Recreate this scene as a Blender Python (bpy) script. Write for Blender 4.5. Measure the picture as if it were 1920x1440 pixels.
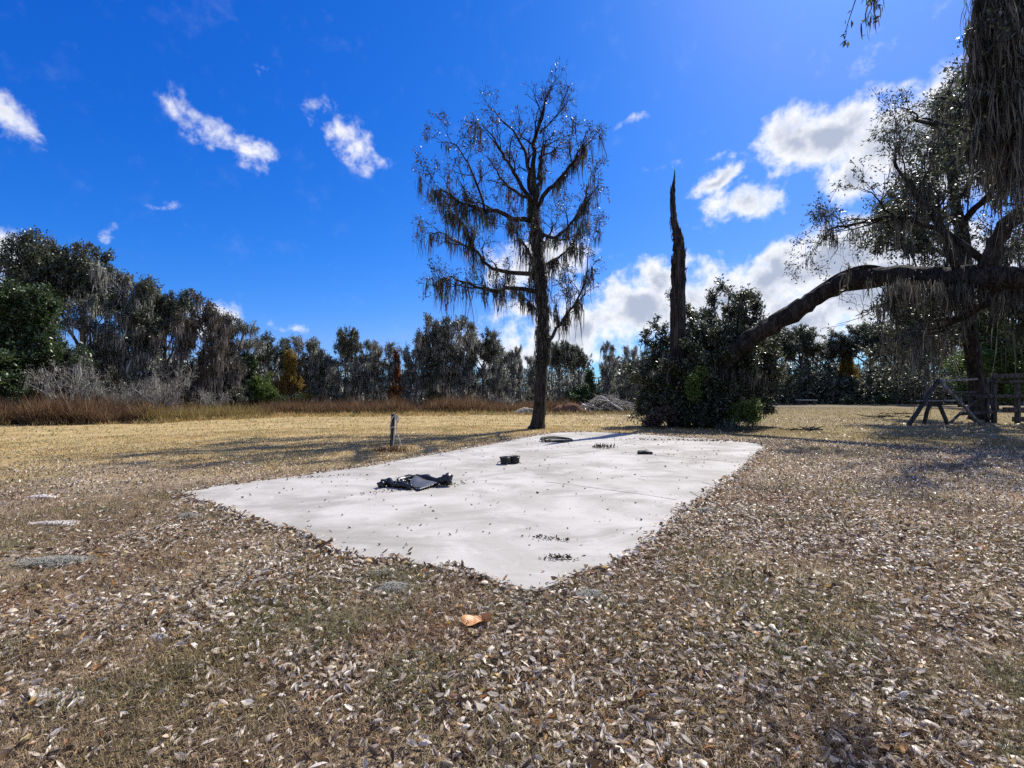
import bpy, math, random
import numpy as np
from math import radians as R

scn = bpy.context.scene
for o in list(bpy.data.objects):
    bpy.data.objects.remove(o)
random.seed(7)
rng = np.random.default_rng(7)

# ------------------------------------------------------------------ camera
F, CX, CY, HORIZ, CAMH = 880.0, 960.0, 720.0, 737.0, 1.5
PITCH = math.atan((HORIZ - CY) / F)
cam_d = bpy.data.cameras.new('camera')
cam = bpy.data.objects.new('camera', cam_d)
scn.collection.objects.link(cam)
cam_d.sensor_width = 36.0
cam_d.lens = 36.0 * F / 1920.0
cam_d.clip_start = 0.05
cam_d.clip_end = 5000
cam.location = (0, 0, CAMH)
cam.rotation_euler = (R(90) + PITCH, 0, 0)
scn.camera = cam
CA, SA = math.cos(PITCH), math.sin(PITCH)


def ray(px, py):
    dx, dy = (px - CX) / F, (CY - py) / F
    return np.array([dx, CA - dy * SA, SA + dy * CA])


def gnd(px, py, z=0.0):
    d = ray(px, py)
    t = (z - CAMH) / d[2]
    return np.array([d[0] * t, d[1] * t, z])


def at(px, py, Y):
    d = ray(px, py)
    t = Y / d[1]
    return np.array([d[0] * t, Y, CAMH + d[2] * t])


# ------------------------------------------------------------------ light
SUN_AZ, SUN_EL = R(39.0), R(48.0)      # azimuth measured from +Y towards +X
sun_d = bpy.data.lights.new('sun', 'SUN')
sun_d.energy = 5.0
sun_d.angle = R(0.53)
sun_d.color = (1.0, 0.95, 0.87)
sun = bpy.data.objects.new('sun', sun_d)
scn.collection.objects.link(sun)
sun.rotation_euler = (R(90) - SUN_EL, 0, -SUN_AZ + R(180))
sun.location = (30, 30, 40)

scn.view_settings.view_transform = 'Standard'
scn.view_settings.look = 'None'
scn.view_settings.gamma = 1.0
scn.view_settings.use_curve_mapping = False
scn.view_settings.exposure = 0.38
scn.render.engine = 'CYCLES'
scn.cycles.max_bounces = 4
scn.cycles.diffuse_bounces = 2
scn.cycles.glossy_bounces = 2
scn.cycles.transmission_bounces = 3
scn.cycles.transparent_max_bounces = 4
scn.cycles.use_denoising = False
scn.cycles.sample_clamp_indirect = 4.0

# ------------------------------------------------------------------ world: sky and clouds
world = bpy.data.worlds.new('World')
scn.world = world
world.use_nodes = True
world.cycles.sampling_method = 'MANUAL'
world.cycles.sample_map_resolution = 128
wt = world.node_tree
wt.nodes.clear()


class NT:
    """small node-building helper"""

    def __init__(self, nt):
        self.nt = nt

    def n(self, typ, **kw):
        nd = self.nt.nodes.new(typ)
        for k, v in kw.items():
            setattr(nd, k, v)
        return nd

    def link(self, a, b):
        self.nt.links.new(a, b)

    def put(self, sock, v):
        if isinstance(v, bpy.types.NodeSocket):
            self.nt.links.new(v, sock)
        else:
            sock.default_value = v

    def math(self, op, a, b=None, c=None, clamp=False):
        nd = self.n('ShaderNodeMath', operation=op, use_clamp=clamp)
        self.put(nd.inputs[0], a)
        if b is not None:
            self.put(nd.inputs[1], b)
        if c is not None:
            self.put(nd.inputs[2], c)
        return nd.outputs[0]

    def smooth(self, x, a, b, lo=0.0, hi=1.0):
        nd = self.n('ShaderNodeMapRange', interpolation_type='SMOOTHSTEP')
        self.put(nd.inputs[0], x)
        nd.inputs[1].default_value = a
        nd.inputs[2].default_value = b
        nd.inputs[3].default_value = lo
        nd.inputs[4].default_value = hi
        return nd.outputs[0]

    def mix(self, f, a, b, blend='MIX'):
        nd = self.n('ShaderNodeMix', data_type='RGBA', blend_type=blend)
        self.put(nd.inputs[0], f)
        for i, v in ((6, a), (7, b)):
            if not isinstance(v, bpy.types.NodeSocket):
                v = (*v, 1.0) if len(v) == 3 else v
            self.put(nd.inputs[i], v)
        return nd.outputs[2]

    def noise(self, vec, scale, detail=4.0, rough=0.55, dist=0.0):
        nd = self.n('ShaderNodeTexNoise')
        if vec is not None:
            self.link(vec, nd.inputs['Vector'])
        nd.inputs['Scale'].default_value = scale
        nd.inputs['Detail'].default_value = detail
        nd.inputs['Roughness'].default_value = rough
        nd.inputs['Distortion'].default_value = dist
        return nd.outputs[0], nd.outputs[1]

    def ramp(self, fac, stops, interp='LINEAR'):
        nd = self.n('ShaderNodeValToRGB')
        cr = nd.color_ramp
        cr.interpolation = interp
        while len(cr.elements) < len(stops):
            cr.elements.new(0.5)
        for e, (p, c) in zip(cr.elements, stops):
            e.position = p
            e.color = (*c, 1)
        self.put(nd.inputs[0], fac)
        return nd.outputs[0]

    def bump(self, h, strength=0.5, dist=0.02):
        nd = self.n('ShaderNodeBump')
        nd.inputs['Strength'].default_value = strength
        nd.inputs['Distance'].default_value = dist
        self.link(h, nd.inputs['Height'])
        return nd.outputs[0]


W = NT(wt)
out = W.n('ShaderNodeOutputWorld')
bg = W.n('ShaderNodeBackground')
sky = W.n('ShaderNodeTexSky', sky_type='NISHITA')
sky.sun_disc = False
sky.sun_elevation = SUN_EL
sky.sun_rotation = SUN_AZ
sky.altitude = 0
sky.air_density = 1.0
sky.dust_density = 0.4
sky.ozone_density = 2.5
SKY_STRENGTH = 0.1
tc = W.n('ShaderNodeTexCoord')
dirv = tc.outputs['Generated']
sep = W.n('ShaderNodeSeparateXYZ')
W.link(dirv, sep.inputs[0])
az = W.math('ARCTAN2', sep.outputs[0], sep.outputs[1])
el = W.math('ARCSINE', sep.outputs[2])
# polarised deep blue: raise the contrast of the channels of the sky's own colour
scaled = W.n('ShaderNodeVectorMath', operation='SCALE')
W.link(sky.outputs[0], scaled.inputs[0])
scaled.inputs[3].default_value = SKY_STRENGTH
srgb = W.n('ShaderNodeSeparateColor')
W.link(scaled.outputs[0], srgb.inputs[0])
crgb = W.n('ShaderNodeCombineColor')
chan = [W.math('MULTIPLY', W.math('POWER', srgb.outputs[ch], power), gain)
        for ch, (gain, power) in enumerate(((1.45, 2.55), (0.68, 1.215), (1.06, 0.742)))]
chan[0] = W.math('MINIMUM', chan[0], W.math('MULTIPLY', chan[1], 0.45))
for ch in range(3):
    W.link(chan[ch], crgb.inputs[ch])
skycol = crgb.outputs[0]
# warp
wn, wc = W.noise(dirv, 7.0, 3, 0.6)
wsub = W.n('ShaderNodeVectorMath', operation='SUBTRACT')
W.link(wc, wsub.inputs[0])
wsub.inputs[1].default_value = (0.5, 0.5, 0.5)
wmul = W.n('ShaderNodeVectorMath', operation='SCALE')
W.link(wsub.outputs[0], wmul.inputs[0])
wmul.inputs[3].default_value = 0.10
comb = W.n('ShaderNodeCombineXYZ')
W.link(az, comb.inputs[0])
W.link(el, comb.inputs[1])
wadd = W.n('ShaderNodeVectorMath', operation='ADD')
W.link(comb.outputs[0], wadd.inputs[0])
W.link(wmul.outputs[0], wadd.inputs[1])
uv = wadd.outputs[0]
BLOBS = [  # photo x, y, half width, half height, tilt, strength
    (400, 245, 105, 44, -30, .42), (455, 275, 62, 42, -15, .50), (325, 200, 50, 16, -20, .26),
    (655, 268, 80, 42, -22, .47), (15, 225, 60, 36, -28, .55), (-60, 200, 70, 40, 0, .8),
    (20, 475, 75, 60, 0, .95), (-60, 520, 120, 70, 0, .9), (175, 545, 60, 40, 10, .85), (395, 590, 60, 32, 0, .8),
    (543, 612, 36, 14, 0, .55), (213, 446, 20, 15, 0, .5), (308, 392, 30, 10, 0, .20), (490, 125, 22, 18, 40, .24),
    (1010, 500, 115, 55, 5, .95), (985, 578, 60, 22, 0, .75), (1080, 620, 170, 55, 0, .95), (940, 660, 120, 40, 0, .8),
    (1210, 580, 150, 62, 0, 1.0), (1245, 535, 70, 48, 0, .95), (1360, 560, 190, 66, 6, 1.05),
    (1470, 515, 110, 50, 10, 1.0), (1570, 480, 170, 62, 12, 1.1), (1640, 560, 210, 85, 0, 1.1), (1430, 620, 260, 66, 0, 1.0),
    (1800, 520, 200, 120, 0, 1.0),
    (1500, 255, 110, 66, 15, 1.0), (1590, 240, 120, 70, 0, 1.1), (1680, 250, 130, 90, 0, 1.1), (1740, 185, 110, 62, 20, 1.0),
    (1595, 330, 60, 55, -50, .8), (1850, 260, 150, 110, 0, 1.0),
    (1385, 390, 92, 46, 4, .78), (1335, 340, 56, 22, 8, .8), (1175, 236, 30, 9, 0, .26), (1330, 300, 120, 10, -4, .22),
    (1700, 60, 150, 40, 20, .10), (1560, 110, 120, 26, 15, .08),
]
dens = None
for (bx, by, hw, hh, tl, am) in BLOBS:
    d = ray(bx, by)
    d = d / np.linalg.norm(d)
    a0, e0 = math.atan2(d[0], d[1]), math.asin(d[2])
    k = 1.0 / F * (1.0 / (1 + ((bx - CX) / F) ** 2))          # pixels to azimuth
    kv = 1.0 / F * math.cos(a0) / (1 + ((by - HORIZ) / F) ** 2)
    mp = W.n('ShaderNodeMapping', vector_type='TEXTURE')
    W.link(uv, mp.inputs[0])
    mp.inputs[1].default_value = (a0, e0, 0)
    mp.inputs[2].default_value = (0, 0, R(tl))
    mp.inputs[3].default_value = (hw * k * 1.25, hh * kv * 1.3, 1)
    ln = W.n('ShaderNodeVectorMath', operation='LENGTH')
    W.link(mp.outputs[0], ln.inputs[0])
    v = W.math('MULTIPLY_ADD', ln.outputs['Value'], -am, am)
    if dens is None:
        dens = v
    else:
        nd = W.n('ShaderNodeMath', operation='SMOOTH_MAX')
        W.link(dens, nd.inputs[0])
        W.link(v, nd.inputs[1])
        nd.inputs[2].default_value = 0.12
        dens = nd.outputs[0]
# unseen cumulus added outside the picture, its cover tuned to neutralise the blue skylight
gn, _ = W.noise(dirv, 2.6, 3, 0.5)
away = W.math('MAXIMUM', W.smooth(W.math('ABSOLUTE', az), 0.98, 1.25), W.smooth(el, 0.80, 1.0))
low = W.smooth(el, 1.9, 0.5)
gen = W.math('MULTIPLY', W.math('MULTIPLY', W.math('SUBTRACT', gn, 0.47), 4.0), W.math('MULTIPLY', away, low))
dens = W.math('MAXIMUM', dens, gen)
fn, _ = W.noise(dirv, 17.0, 7, 0.60, 0.25)
fn2, _ = W.noise(dirv, 46.0, 3, 0.6, 0.0)
fb = W.math('ADD', W.math('MULTIPLY', W.math('SUBTRACT', fn, 0.5), 1.5), W.math('MULTIPLY', W.math('SUBTRACT', fn2, 0.5), 0.75))
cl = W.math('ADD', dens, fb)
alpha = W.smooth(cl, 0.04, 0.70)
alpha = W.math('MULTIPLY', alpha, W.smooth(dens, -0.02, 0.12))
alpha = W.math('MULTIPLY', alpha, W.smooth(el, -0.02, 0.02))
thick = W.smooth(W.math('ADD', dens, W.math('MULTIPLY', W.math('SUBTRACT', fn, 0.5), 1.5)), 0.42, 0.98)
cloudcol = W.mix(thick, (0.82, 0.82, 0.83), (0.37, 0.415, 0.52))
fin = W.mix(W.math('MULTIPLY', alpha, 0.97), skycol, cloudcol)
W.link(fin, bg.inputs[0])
bg.inputs[1].default_value = 1.0
W.link(bg.outputs[0], out.inputs[0])

# ------------------------------------------------------------------ helpers: scene objects
COL = scn.collection


def tag(o, label=None, cat=None, group=None, kind=None):
    if label:
        o['label'] = label
    if cat:
        o['category'] = cat
    if group:
        o['group'] = group
    if kind:
        o['kind'] = kind
    return o


def empty(name, loc=(0, 0, 0), rz=0.0, scale=1.0):
    o = bpy.data.objects.new(name, None)
    COL.objects.link(o)
    o.location = loc
    o.rotation_euler = (0, 0, rz)
    o.scale = (scale,) * 3 if np.isscalar(scale) else scale
    o.empty_display_size = 0.2
    return o


def link_mesh(name, me, mat=None, parent=None):
    o = bpy.data.objects.new(name, me)
    COL.objects.link(o)
    if mat is not None:
        if not me.materials:
            me.materials.append(mat)
        elif me.materials[0] != mat:
            o.material_slots[0].link = 'OBJECT'
            o.material_slots[0].material = mat
    if parent is not None:
        o.parent = parent
    return o


class MB:
    """collects vertices, quads and tris in numpy arrays"""

    def __init__(self):
        self.v, self.q, self.t, self.nv = [], [], [], 0

    def add(self, v, q=None, t=None):
        v = np.asarray(v, float).reshape(-1, 3)
        if q is not None and len(q):
            self.q.append(np.asarray(q, np.int64) + self.nv)
        if t is not None and len(t):
            self.t.append(np.asarray(t, np.int64) + self.nv)
        self.v.append(v)
        self.nv += len(v)

    def mesh(self, name, smooth=True):
        v = np.concatenate(self.v) if self.v else np.zeros((0, 3))
        q = np.concatenate(self.q) if self.q else np.zeros((0, 4), np.int64)
        t = np.concatenate(self.t) if self.t else np.zeros((0, 3), np.int64)
        me = bpy.data.meshes.new(name)
        me.vertices.add(len(v))
        me.vertices.foreach_set('co', v.astype(np.float32).ravel())
        nl = q.size + t.size
        me.loops.add(nl)
        me.loops.foreach_set('vertex_index', np.concatenate([q.ravel(), t.ravel()]).astype(np.int32))
        npoly = len(q) + len(t)
        me.polygons.add(npoly)
        ls = np.concatenate([np.arange(len(q)) * 4, q.size + np.arange(len(t)) * 3]).astype(np.int32)
        me.polygons.foreach_set('loop_start', ls)
        if smooth:
            me.polygons.foreach_set('use_smooth', np.ones(npoly, bool))
        me.update(calc_edges=True)
        return me

    def obj(self, name, mat, parent=None, smooth=True):
        return link_mesh(name, self.mesh(name, smooth), mat, parent)


def unit(v):
    v = np.asarray(v, float)
    return v / (np.linalg.norm(v, axis=-1, keepdims=True) + 1e-9)


def tube(mb, pts, rad, k=6, rough=0.0, cap=True, r=None):
    pts = np.asarray(pts, float)
    n = len(pts)
    rad = np.broadcast_to(np.asarray(rad, float), (n,))
    tan = np.gradient(pts, axis=0)
    tan = unit(tan)
    ref = np.array([0, 0, 1.0]) if abs(tan[:, 2]).mean() < 0.8 else np.array([0, 1.0, 0])
    u = unit(np.cross(tan, ref))
    w = np.cross(tan, u)
    a = np.linspace(0, 2 * math.pi, k, endpoint=False)
    rr = np.repeat(rad[:, None], k, 1)
    if rough:
        g = r if r is not None else rng
        nz = g.normal(0, 1, (n, k))
        nz = (nz + np.roll(nz, 1, 0) + np.roll(nz, -1, 0)) / 1.7
        rr = rr * (1 + rough * nz)
    V = pts[:, None, :] + rr[..., None] * (np.cos(a)[None, :, None] * u[:, None, :] + np.sin(a)[None, :, None] * w[:, None, :])
    i = np.arange(n - 1)[:, None] * k
    j = np.arange(k)[None, :]
    j2 = (j + 1) % k
    q = np.stack([i + j, i + j2, i + k + j2, i + k + j], -1).reshape(-1, 4)
    V = V.reshape(-1, 3)
    t = None
    if cap:
        V = np.vstack([V, pts[0], pts[-1]])
        b, e = n * k, n * k + 1
        jj = np.arange(k)
        jn = (jj + 1) % k
        t = np.vstack([np.stack([jn, jj, np.full(k, b)], -1), np.stack([(n - 1) * k + jj, (n - 1) * k + jn, np.full(k, e)], -1)])
    mb.add(V, q, t)


def smooth_path(ctrl, n):
    """Catmull-Rom through control rows (any number of columns)"""
    c = np.asarray(ctrl, float)
    c = np.vstack([2 * c[0] - c[1], c, 2 * c[-1] - c[-2]])
    m = len(c) - 3
    outp = []
    for s in np.linspace(0, m - 1e-6, n):
        i = int(s)
        f = s - i
        p0, p1, p2, p3 = c[i:i + 4]
        outp.append(0.5 * ((2 * p1) + (-p0 + p2) * f + (2 * p0 - 5 * p1 + 4 * p2 - p3) * f * f + (-p0 + 3 * p1 - 3 * p2 + p3) * f ** 3))
    return np.array(outp)


def box(mb, c, s, rz=0.0, bev=0.0):
    """box with chamfered vertical edges"""
    x, y, z = np.asarray(s, float) / 2
    b = bev or min(x, y) * 0.12
    prof = np.array([(-x + b, -y), (x - b, -y), (x, -y + b), (x, y - b), (x - b, y), (-x + b, y), (-x, y - b), (-x, -y + b)])
    cr, sr = math.cos(rz), math.sin(rz)
    prof = prof @ np.array([[cr, sr], [-sr, cr]])
    V = np.vstack([np.c_[prof, np.full(8, -z)], np.c_[prof, np.full(8, z)]]) + np.asarray(c)
    q = [(i, (i + 1) % 8, 8 + (i + 1) % 8, 8 + i) for i in range(8)]
    q += [(0, 7, 6, 1), (6, 5, 2, 1), (5, 4, 3, 2), (8, 9, 14, 15), (9, 10, 13, 14), (10, 11, 12, 13)]
    mb.add(V, q)


def beam(mb, p, q_, w, h, rough=0.0):
    """rectangular timber between two points, slightly worn"""
    p, q_ = np.asarray(p, float), np.asarray(q_, float)
    t = unit(q_ - p)
    ref = np.array([0, 0, 1.0]) if abs(t[2]) < 0.9 else np.array([0, 1.0, 0])
    u = unit(np.cross(t, ref))
    v = np.cross(u, t)
    n = 5
    V = []
    c = 0.18
    prof = [(-1 + c, -1), (1 - c, -1), (1, -1 + c), (1, 1 - c), (1 - c, 1), (-1 + c, 1), (-1, 1 - c), (-1, -1 + c)]
    for i in range(n):
        cpt = p + (q_ - p) * i / (n - 1) + rng.normal(0, 1, 3) * rough
        for a, b in prof:
            V.append(cpt + u * a * w / 2 + v * b * h / 2)
    q = [(i * 8 + j, i * 8 + (j + 1) % 8, (i + 1) * 8 + (j + 1) % 8, (i + 1) * 8 + j) for i in range(n - 1) for j in range(8)]
    e = (n - 1) * 8
    q += [(0, 7, 6, 1), (6, 5, 2, 1), (5, 4, 3, 2), (e, e + 1, e + 6, e + 7), (e + 1, e + 2, e + 5, e + 6), (e + 2, e + 3, e + 4, e + 5)]
    mb.add(np.array(V), q)


def leaves(mb, P, size, up=0.35, aspect=0.45, dirs=None, g=None):
    """one bent rhombic leaf per point"""
    g = g or rng
    P = np.asarray(P, float)
    n = len(P)
    if n == 0:
        return
    size = np.broadcast_to(np.asarray(size, float), (n,)) * g.uniform(0.65, 1.3, n)
    d = g.normal(0, 1, (n, 3))
    if dirs is not None:
        d = d * 0.7 + dirs
    d = unit(d)
    nr = g.normal(0, 1, (n, 3)) + np.array([0, 0, up * 3])
    s = unit(np.cross(d, nr))
    up_ = np.cross(s, d)
    L = size[:, None]
    v0 = P
    v1 = P + d * L * 0.45 + s * L * aspect * 0.5 + up_ * L * 0.08
    v2 = P + d * L - up_ * L * 0.06
    v3 = P + d * L * 0.45 - s * L * aspect * 0.5 + up_ * L * 0.08
    V = np.stack([v0, v1, v2, v3], 1).reshape(-1, 3)
    mb.add(V, np.arange(n * 4).reshape(n, 4))


def strands(mb, P, length, width, sway=0.045, g=None):
    """hanging tapered ribbons of moss"""
    g = g or rng
    P = np.asarray(P, float)
    n = len(P)
    if n == 0:
        return
    L = np.broadcast_to(np.asarray(length, float), (n,))
    w = np.broadcast_to(np.asarray(width, float), (n,))
    S = 3
    prof = np.array([0.4, 1.0, 0.85, 0.08])
    a = g.uniform(0, 2 * math.pi, n)
    side = np.stack([np.cos(a), np.sin(a), np.zeros(n)], -1)
    off = np.cumsum(g.normal(0, 1, (n, S + 1, 3)) * np.array([1, 1, 0.5]) * sway * L[:, None, None], 1)
    off[:, 0] = 0
    tt = np.linspace(0, 1, S + 1)
    c = P[:, None, :] + off
    c[:, :, 2] -= L[:, None] * tt[None, :]
    hw = (w[:, None] * prof[None, :] * g.uniform(0.7, 1.3, (n, S + 1)))[..., None] * side[:, None, :] * 0.5
    V = np.stack([c - hw, c + hw], 2).reshape(-1, 3)
    b = np.arange(n)[:, None] * (S + 1) * 2
    j = np.arange(S)[None, :] * 2
    q = np.stack([b + j, b + j + 1, b + j + 3, b + j + 2], -1).reshape(-1, 4)
    mb.add(V, q)


def moss_at(mb, P, L, w, per=5, spread=0.05, g=None):
    g = g or rng
    P = np.asarray(P, float)
    if len(P) == 0:
        return
    Q = np.repeat(P, per, 0) + g.normal(0, 1, (len(P) * per, 3)) * spread
    Ls = np.repeat(np.broadcast_to(L, (len(P),)), per) * g.uniform(0.25, 1.15, len(Q))
    strands(mb, Q, Ls, w * g.uniform(0.6, 1.5, len(Q)), g=g)


def vnoise(x, y, seed=0):
    """value noise in 0..1"""
    x, y = np.asarray(x, float), np.asarray(y, float)
    xi, yi = np.floor(x).astype(np.int64), np.floor(y).astype(np.int64)
    fx, fy = x - xi, y - yi
    fx, fy = fx * fx * (3 - 2 * fx), fy * fy * (3 - 2 * fy)

    def h(a, b):
        n = (a * 374761393 + b * 668265263 + seed * 974634777) & 0x7fffffff
        n = ((n ^ (n >> 13)) * 1274126177) & 0x7fffffff
        return ((n ^ (n >> 16)) & 0xffff) / 65535.0
    return (h(xi, yi) * (1 - fx) + h(xi + 1, yi) * fx) * (1 - fy) + (h(xi, yi + 1) * (1 - fx) + h(xi + 1, yi + 1) * fx) * fy


def inside(x, y, poly):
    c = np.zeros(len(x), bool)
    j = len(poly) - 1
    for i in range(len(poly)):
        xi, yi = poly[i]
        xj, yj = poly[j]
        m = ((yi > y) != (yj > y)) & (x < (xj - xi) * (y - yi) / (yj - yi + 1e-12) + xi)
        c ^= m
        j = i
    return c


# ------------------------------------------------------------------ materials
def new_mat(name):
    m = bpy.data.materials.new(name)
    m.use_nodes = True
    nt = m.node_tree
    nt.nodes.clear()
    N = NT(nt)
    o = N.n('ShaderNodeOutputMaterial')
    b = N.n('ShaderNodeBsdfPrincipled')
    N.link(b.outputs[0], o.inputs[0])
    return m, N, b, o


def leaf_mat(name, stops, rough=0.45, trans=0.3, spec=0.5, per_object=False, tcol=None):
    m, N, b, o = new_mat(name)
    if per_object:
        rnd = N.n('ShaderNodeObjectInfo').outputs['Random']
    else:
        rnd = N.n('ShaderNodeNewGeometry').outputs['Random Per Island']
    c = N.ramp(rnd, stops)
    N.link(c, b.inputs['Base Color'])
    b.inputs['Roughness'].default_value = rough
    b.inputs['Specular IOR Level'].default_value = spec
    if trans:
        tr = N.n('ShaderNodeBsdfTranslucent')
        tcn = N.mix(1.0, c, tcol or (1, 1, 1), 'MULTIPLY')
        N.link(tcn, tr.inputs[0])
        mx = N.n('ShaderNodeMixShader')
        mx.inputs[0].default_value = trans
        N.link(b.outputs[0], mx.inputs[1])
        N.link(tr.outputs[0], mx.inputs[2])
        N.link(mx.outputs[0], o.inputs[0])
    return m


def bark_mat(name, dark, light, scale=6.0, stretch=0.22, bump=0.9):
    m, N, b, o = new_mat(name)
    tcn = N.n('ShaderNodeTexCoord')
    mp = N.n('ShaderNodeMapping')
    N.link(tcn.outputs['Object'], mp.inputs[0])
    mp.inputs[3].default_value = (1, 1, stretch)
    n1, _ = N.noise(mp.outputs[0], scale * 2.2, 8, 0.65, 0.6)
    n3, _ = N.noise(mp.outputs[0], scale * 0.9, 6, 0.6, 1.2)
    n2, _ = N.noise(tcn.outputs['Object'], 1.3, 4, 0.6)
    crease = N.smooth(N.math('ABSOLUTE', N.math('SUBTRACT', n3, 0.5)), 0.0, 0.09)
    ridge = N.math('ADD', N.math('MULTIPLY', crease, 0.55), N.math('MULTIPLY', n1, 0.65))
    c = N.mix(N.smooth(ridge, 0.25, 0.95), dark, light)
    c = N.mix(N.smooth(n2, 0.45, 0.75, 0.0, 0.55), c, tuple(0.6 * a + 0.05 for a in light))
    N.link(c, b.inputs['Base Color'])
    b.inputs['Roughness'].default_value = 0.9
    b.inputs['Specular IOR Level'].default_value = 0.2
    N.link(N.bump(ridge, bump, 0.05), b.inputs['Normal'])
    return m


def plain_mat(name, c1, c2, scale=8.0, rough=0.6, spec=0.4, bump=0.25, metal=0.0):
    m, N, b, o = new_mat(name)
    tcn = N.n('ShaderNodeTexCoord')
    n1, _ = N.noise(tcn.outputs['Object'], scale, 6, 0.6)
    N.link(N.mix(N.smooth(n1, 0.3, 0.7), c1, c2), b.inputs['Base Color'])
    b.inputs['Roughness'].default_value = rough
    b.inputs['Specular IOR Level'].default_value = spec
    b.inputs['Metallic'].default_value = metal
    if bump:
        N.link(N.bump(n1, bump, 0.01), b.inputs['Normal'])
    return m


BARK = bark_mat('bark_dark', (0.009, 0.007, 0.005), (0.045, 0.037, 0.029))
BARK_GREY = bark_mat('bark_grey', (0.05, 0.044, 0.038), (0.21, 0.19, 0.17), 5.0)
DEADWOOD = bark_mat('deadwood', (0.012, 0.009, 0.008), (0.070, 0.058, 0.048), 5.0, 0.08, 1.0)
TWIG_PALE = plain_mat('pale_twig', (0.22, 0.20, 0.17), (0.42, 0.385, 0.335), 3.0, 0.8, 0.2, 0)
TIMBER = bark_mat('weathered_timber', (0.02, 0.017, 0.014), (0.105, 0.092, 0.08), 7.0, 0.15, 0.4)  # tone darkened to carry the oak's shade on the frame
PALE_TIMBER = bark_mat('pale_timber', (0.10, 0.09, 0.08), (0.34, 0.31, 0.28), 7.0, 0.15, 0.4)  # paler copy for the frame's brace and rails that show lit
POLE = plain_mat('pale_pole', (0.42, 0.39, 0.35), (0.62, 0.59, 0.55), 5.0, 0.7)
MOSS = leaf_mat('grey_moss', [(0, (0.09, 0.088, 0.074)), (0.45, (0.29, 0.285, 0.25)), (1, (0.66, 0.65, 0.58))], 0.9, 0.5, 0.1)
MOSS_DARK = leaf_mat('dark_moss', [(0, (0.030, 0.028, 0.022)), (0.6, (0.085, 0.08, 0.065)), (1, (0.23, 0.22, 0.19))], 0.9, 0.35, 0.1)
MOSS_BROWN = leaf_mat('brown_moss', [(0, (0.07, 0.062, 0.053)), (0.5, (0.18, 0.165, 0.145)), (1, (0.38, 0.355, 0.32))], 0.9, 0.3, 0.1)
LEAF_OAK = leaf_mat('oak_leaf', [(0, (0.018, 0.024, 0.012)), (0.5, (0.052, 0.066, 0.03)), (0.8, (0.115, 0.13, 0.068)), (1, (0.27, 0.27, 0.18))], 0.42, 0.36, 0.8)
LEAF_GREEN = leaf_mat('evergreen_leaf', [(0, (0.018, 0.036, 0.012)), (0.5, (0.05, 0.088, 0.028)), (1, (0.12, 0.17, 0.06))], 0.42, 0.36, 0.7)
LEAF_GREY = leaf_mat('greyish_leaf', [(0, (0.03, 0.033, 0.024)), (0.55, (0.10, 0.112, 0.072)), (0.85, (0.22, 0.235, 0.165)), (1, (0.38, 0.39, 0.30))], 0.45, 0.42, 0.7)
LEAF_LIME = leaf_mat('lime_leaf', [(0, (0.05, 0.09, 0.016)), (0.5, (0.10, 0.16, 0.03)), (1, (0.17, 0.22, 0.05))], 0.45, 0.4, 0.4)
LEAF_GOLD = leaf_mat('gold_leaf', [(0, (0.13, 0.10, 0.03)), (0.5, (0.28, 0.19, 0.035)), (1, (0.42, 0.28, 0.05))], 0.5, 0.42, 0.3)
LEAF_RUST = leaf_mat('rust_leaf', [(0, (0.16, 0.055, 0.02)), (0.5, (0.34, 0.11, 0.03)), (1, (0.48, 0.18, 0.05))], 0.5, 0.42, 0.3)
LEAF_BROWNISH = leaf_mat('sparse_brown_leaf', [(0, (0.03, 0.026, 0.018)), (0.6, (0.07, 0.058, 0.036)), (1, (0.13, 0.10, 0.055))], 0.5, 0.3, 0.4)
WEED = leaf_mat('dead_weed', [(0, (0.085, 0.045, 0.025)), (0.45, (0.17, 0.098, 0.052)), (0.8, (0.26, 0.17, 0.095)), (1, (0.38, 0.28, 0.17))], 0.85, 0.35, 0.1)
STRAW = leaf_mat('straw_blade', [(0, (0.20, 0.155, 0.055)), (0.5, (0.33, 0.255, 0.09)), (1, (0.42, 0.34, 0.15))], 0.8, 0.3, 0.15)
LITTER_STOPS = [(0.0, (0.075, 0.047, 0.028)), (0.16, (0.16, 0.105, 0.06)), (0.30, (0.31, 0.225, 0.14)), (0.48, (0.56, 0.46, 0.34)),
                (0.84, (0.86, 0.79, 0.67)), (0.92, (0.42, 0.20, 0.065)), (0.97, (0.50, 0.37, 0.14)), (1.0, (0.62, 0.52, 0.36))]
LITTER = leaf_mat('leaf_litter', LITTER_STOPS, 0.45, 0.3, 0.5)
LITTER_ONE = leaf_mat('fallen_leaf', LITTER_STOPS, 0.45, 0.3, 0.5, per_object=True)
CRUMBS = leaf_mat('leaf_crumbs', [(0, (0.035, 0.024, 0.016)), (0.35, (0.11, 0.072, 0.045)), (0.7, (0.28, 0.205, 0.135)), (0.93, (0.55, 0.47, 0.36)), (1, (0.36, 0.19, 0.08))], 0.6, 0.15, 0.3)
LITTER_DARK = leaf_mat('dark_litter', [(0, (0.03, 0.022, 0.016)), (0.7, (0.09, 0.065, 0.045)), (1, (0.26, 0.19, 0.12))], 0.5, 0.1, 0.4)


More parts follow.
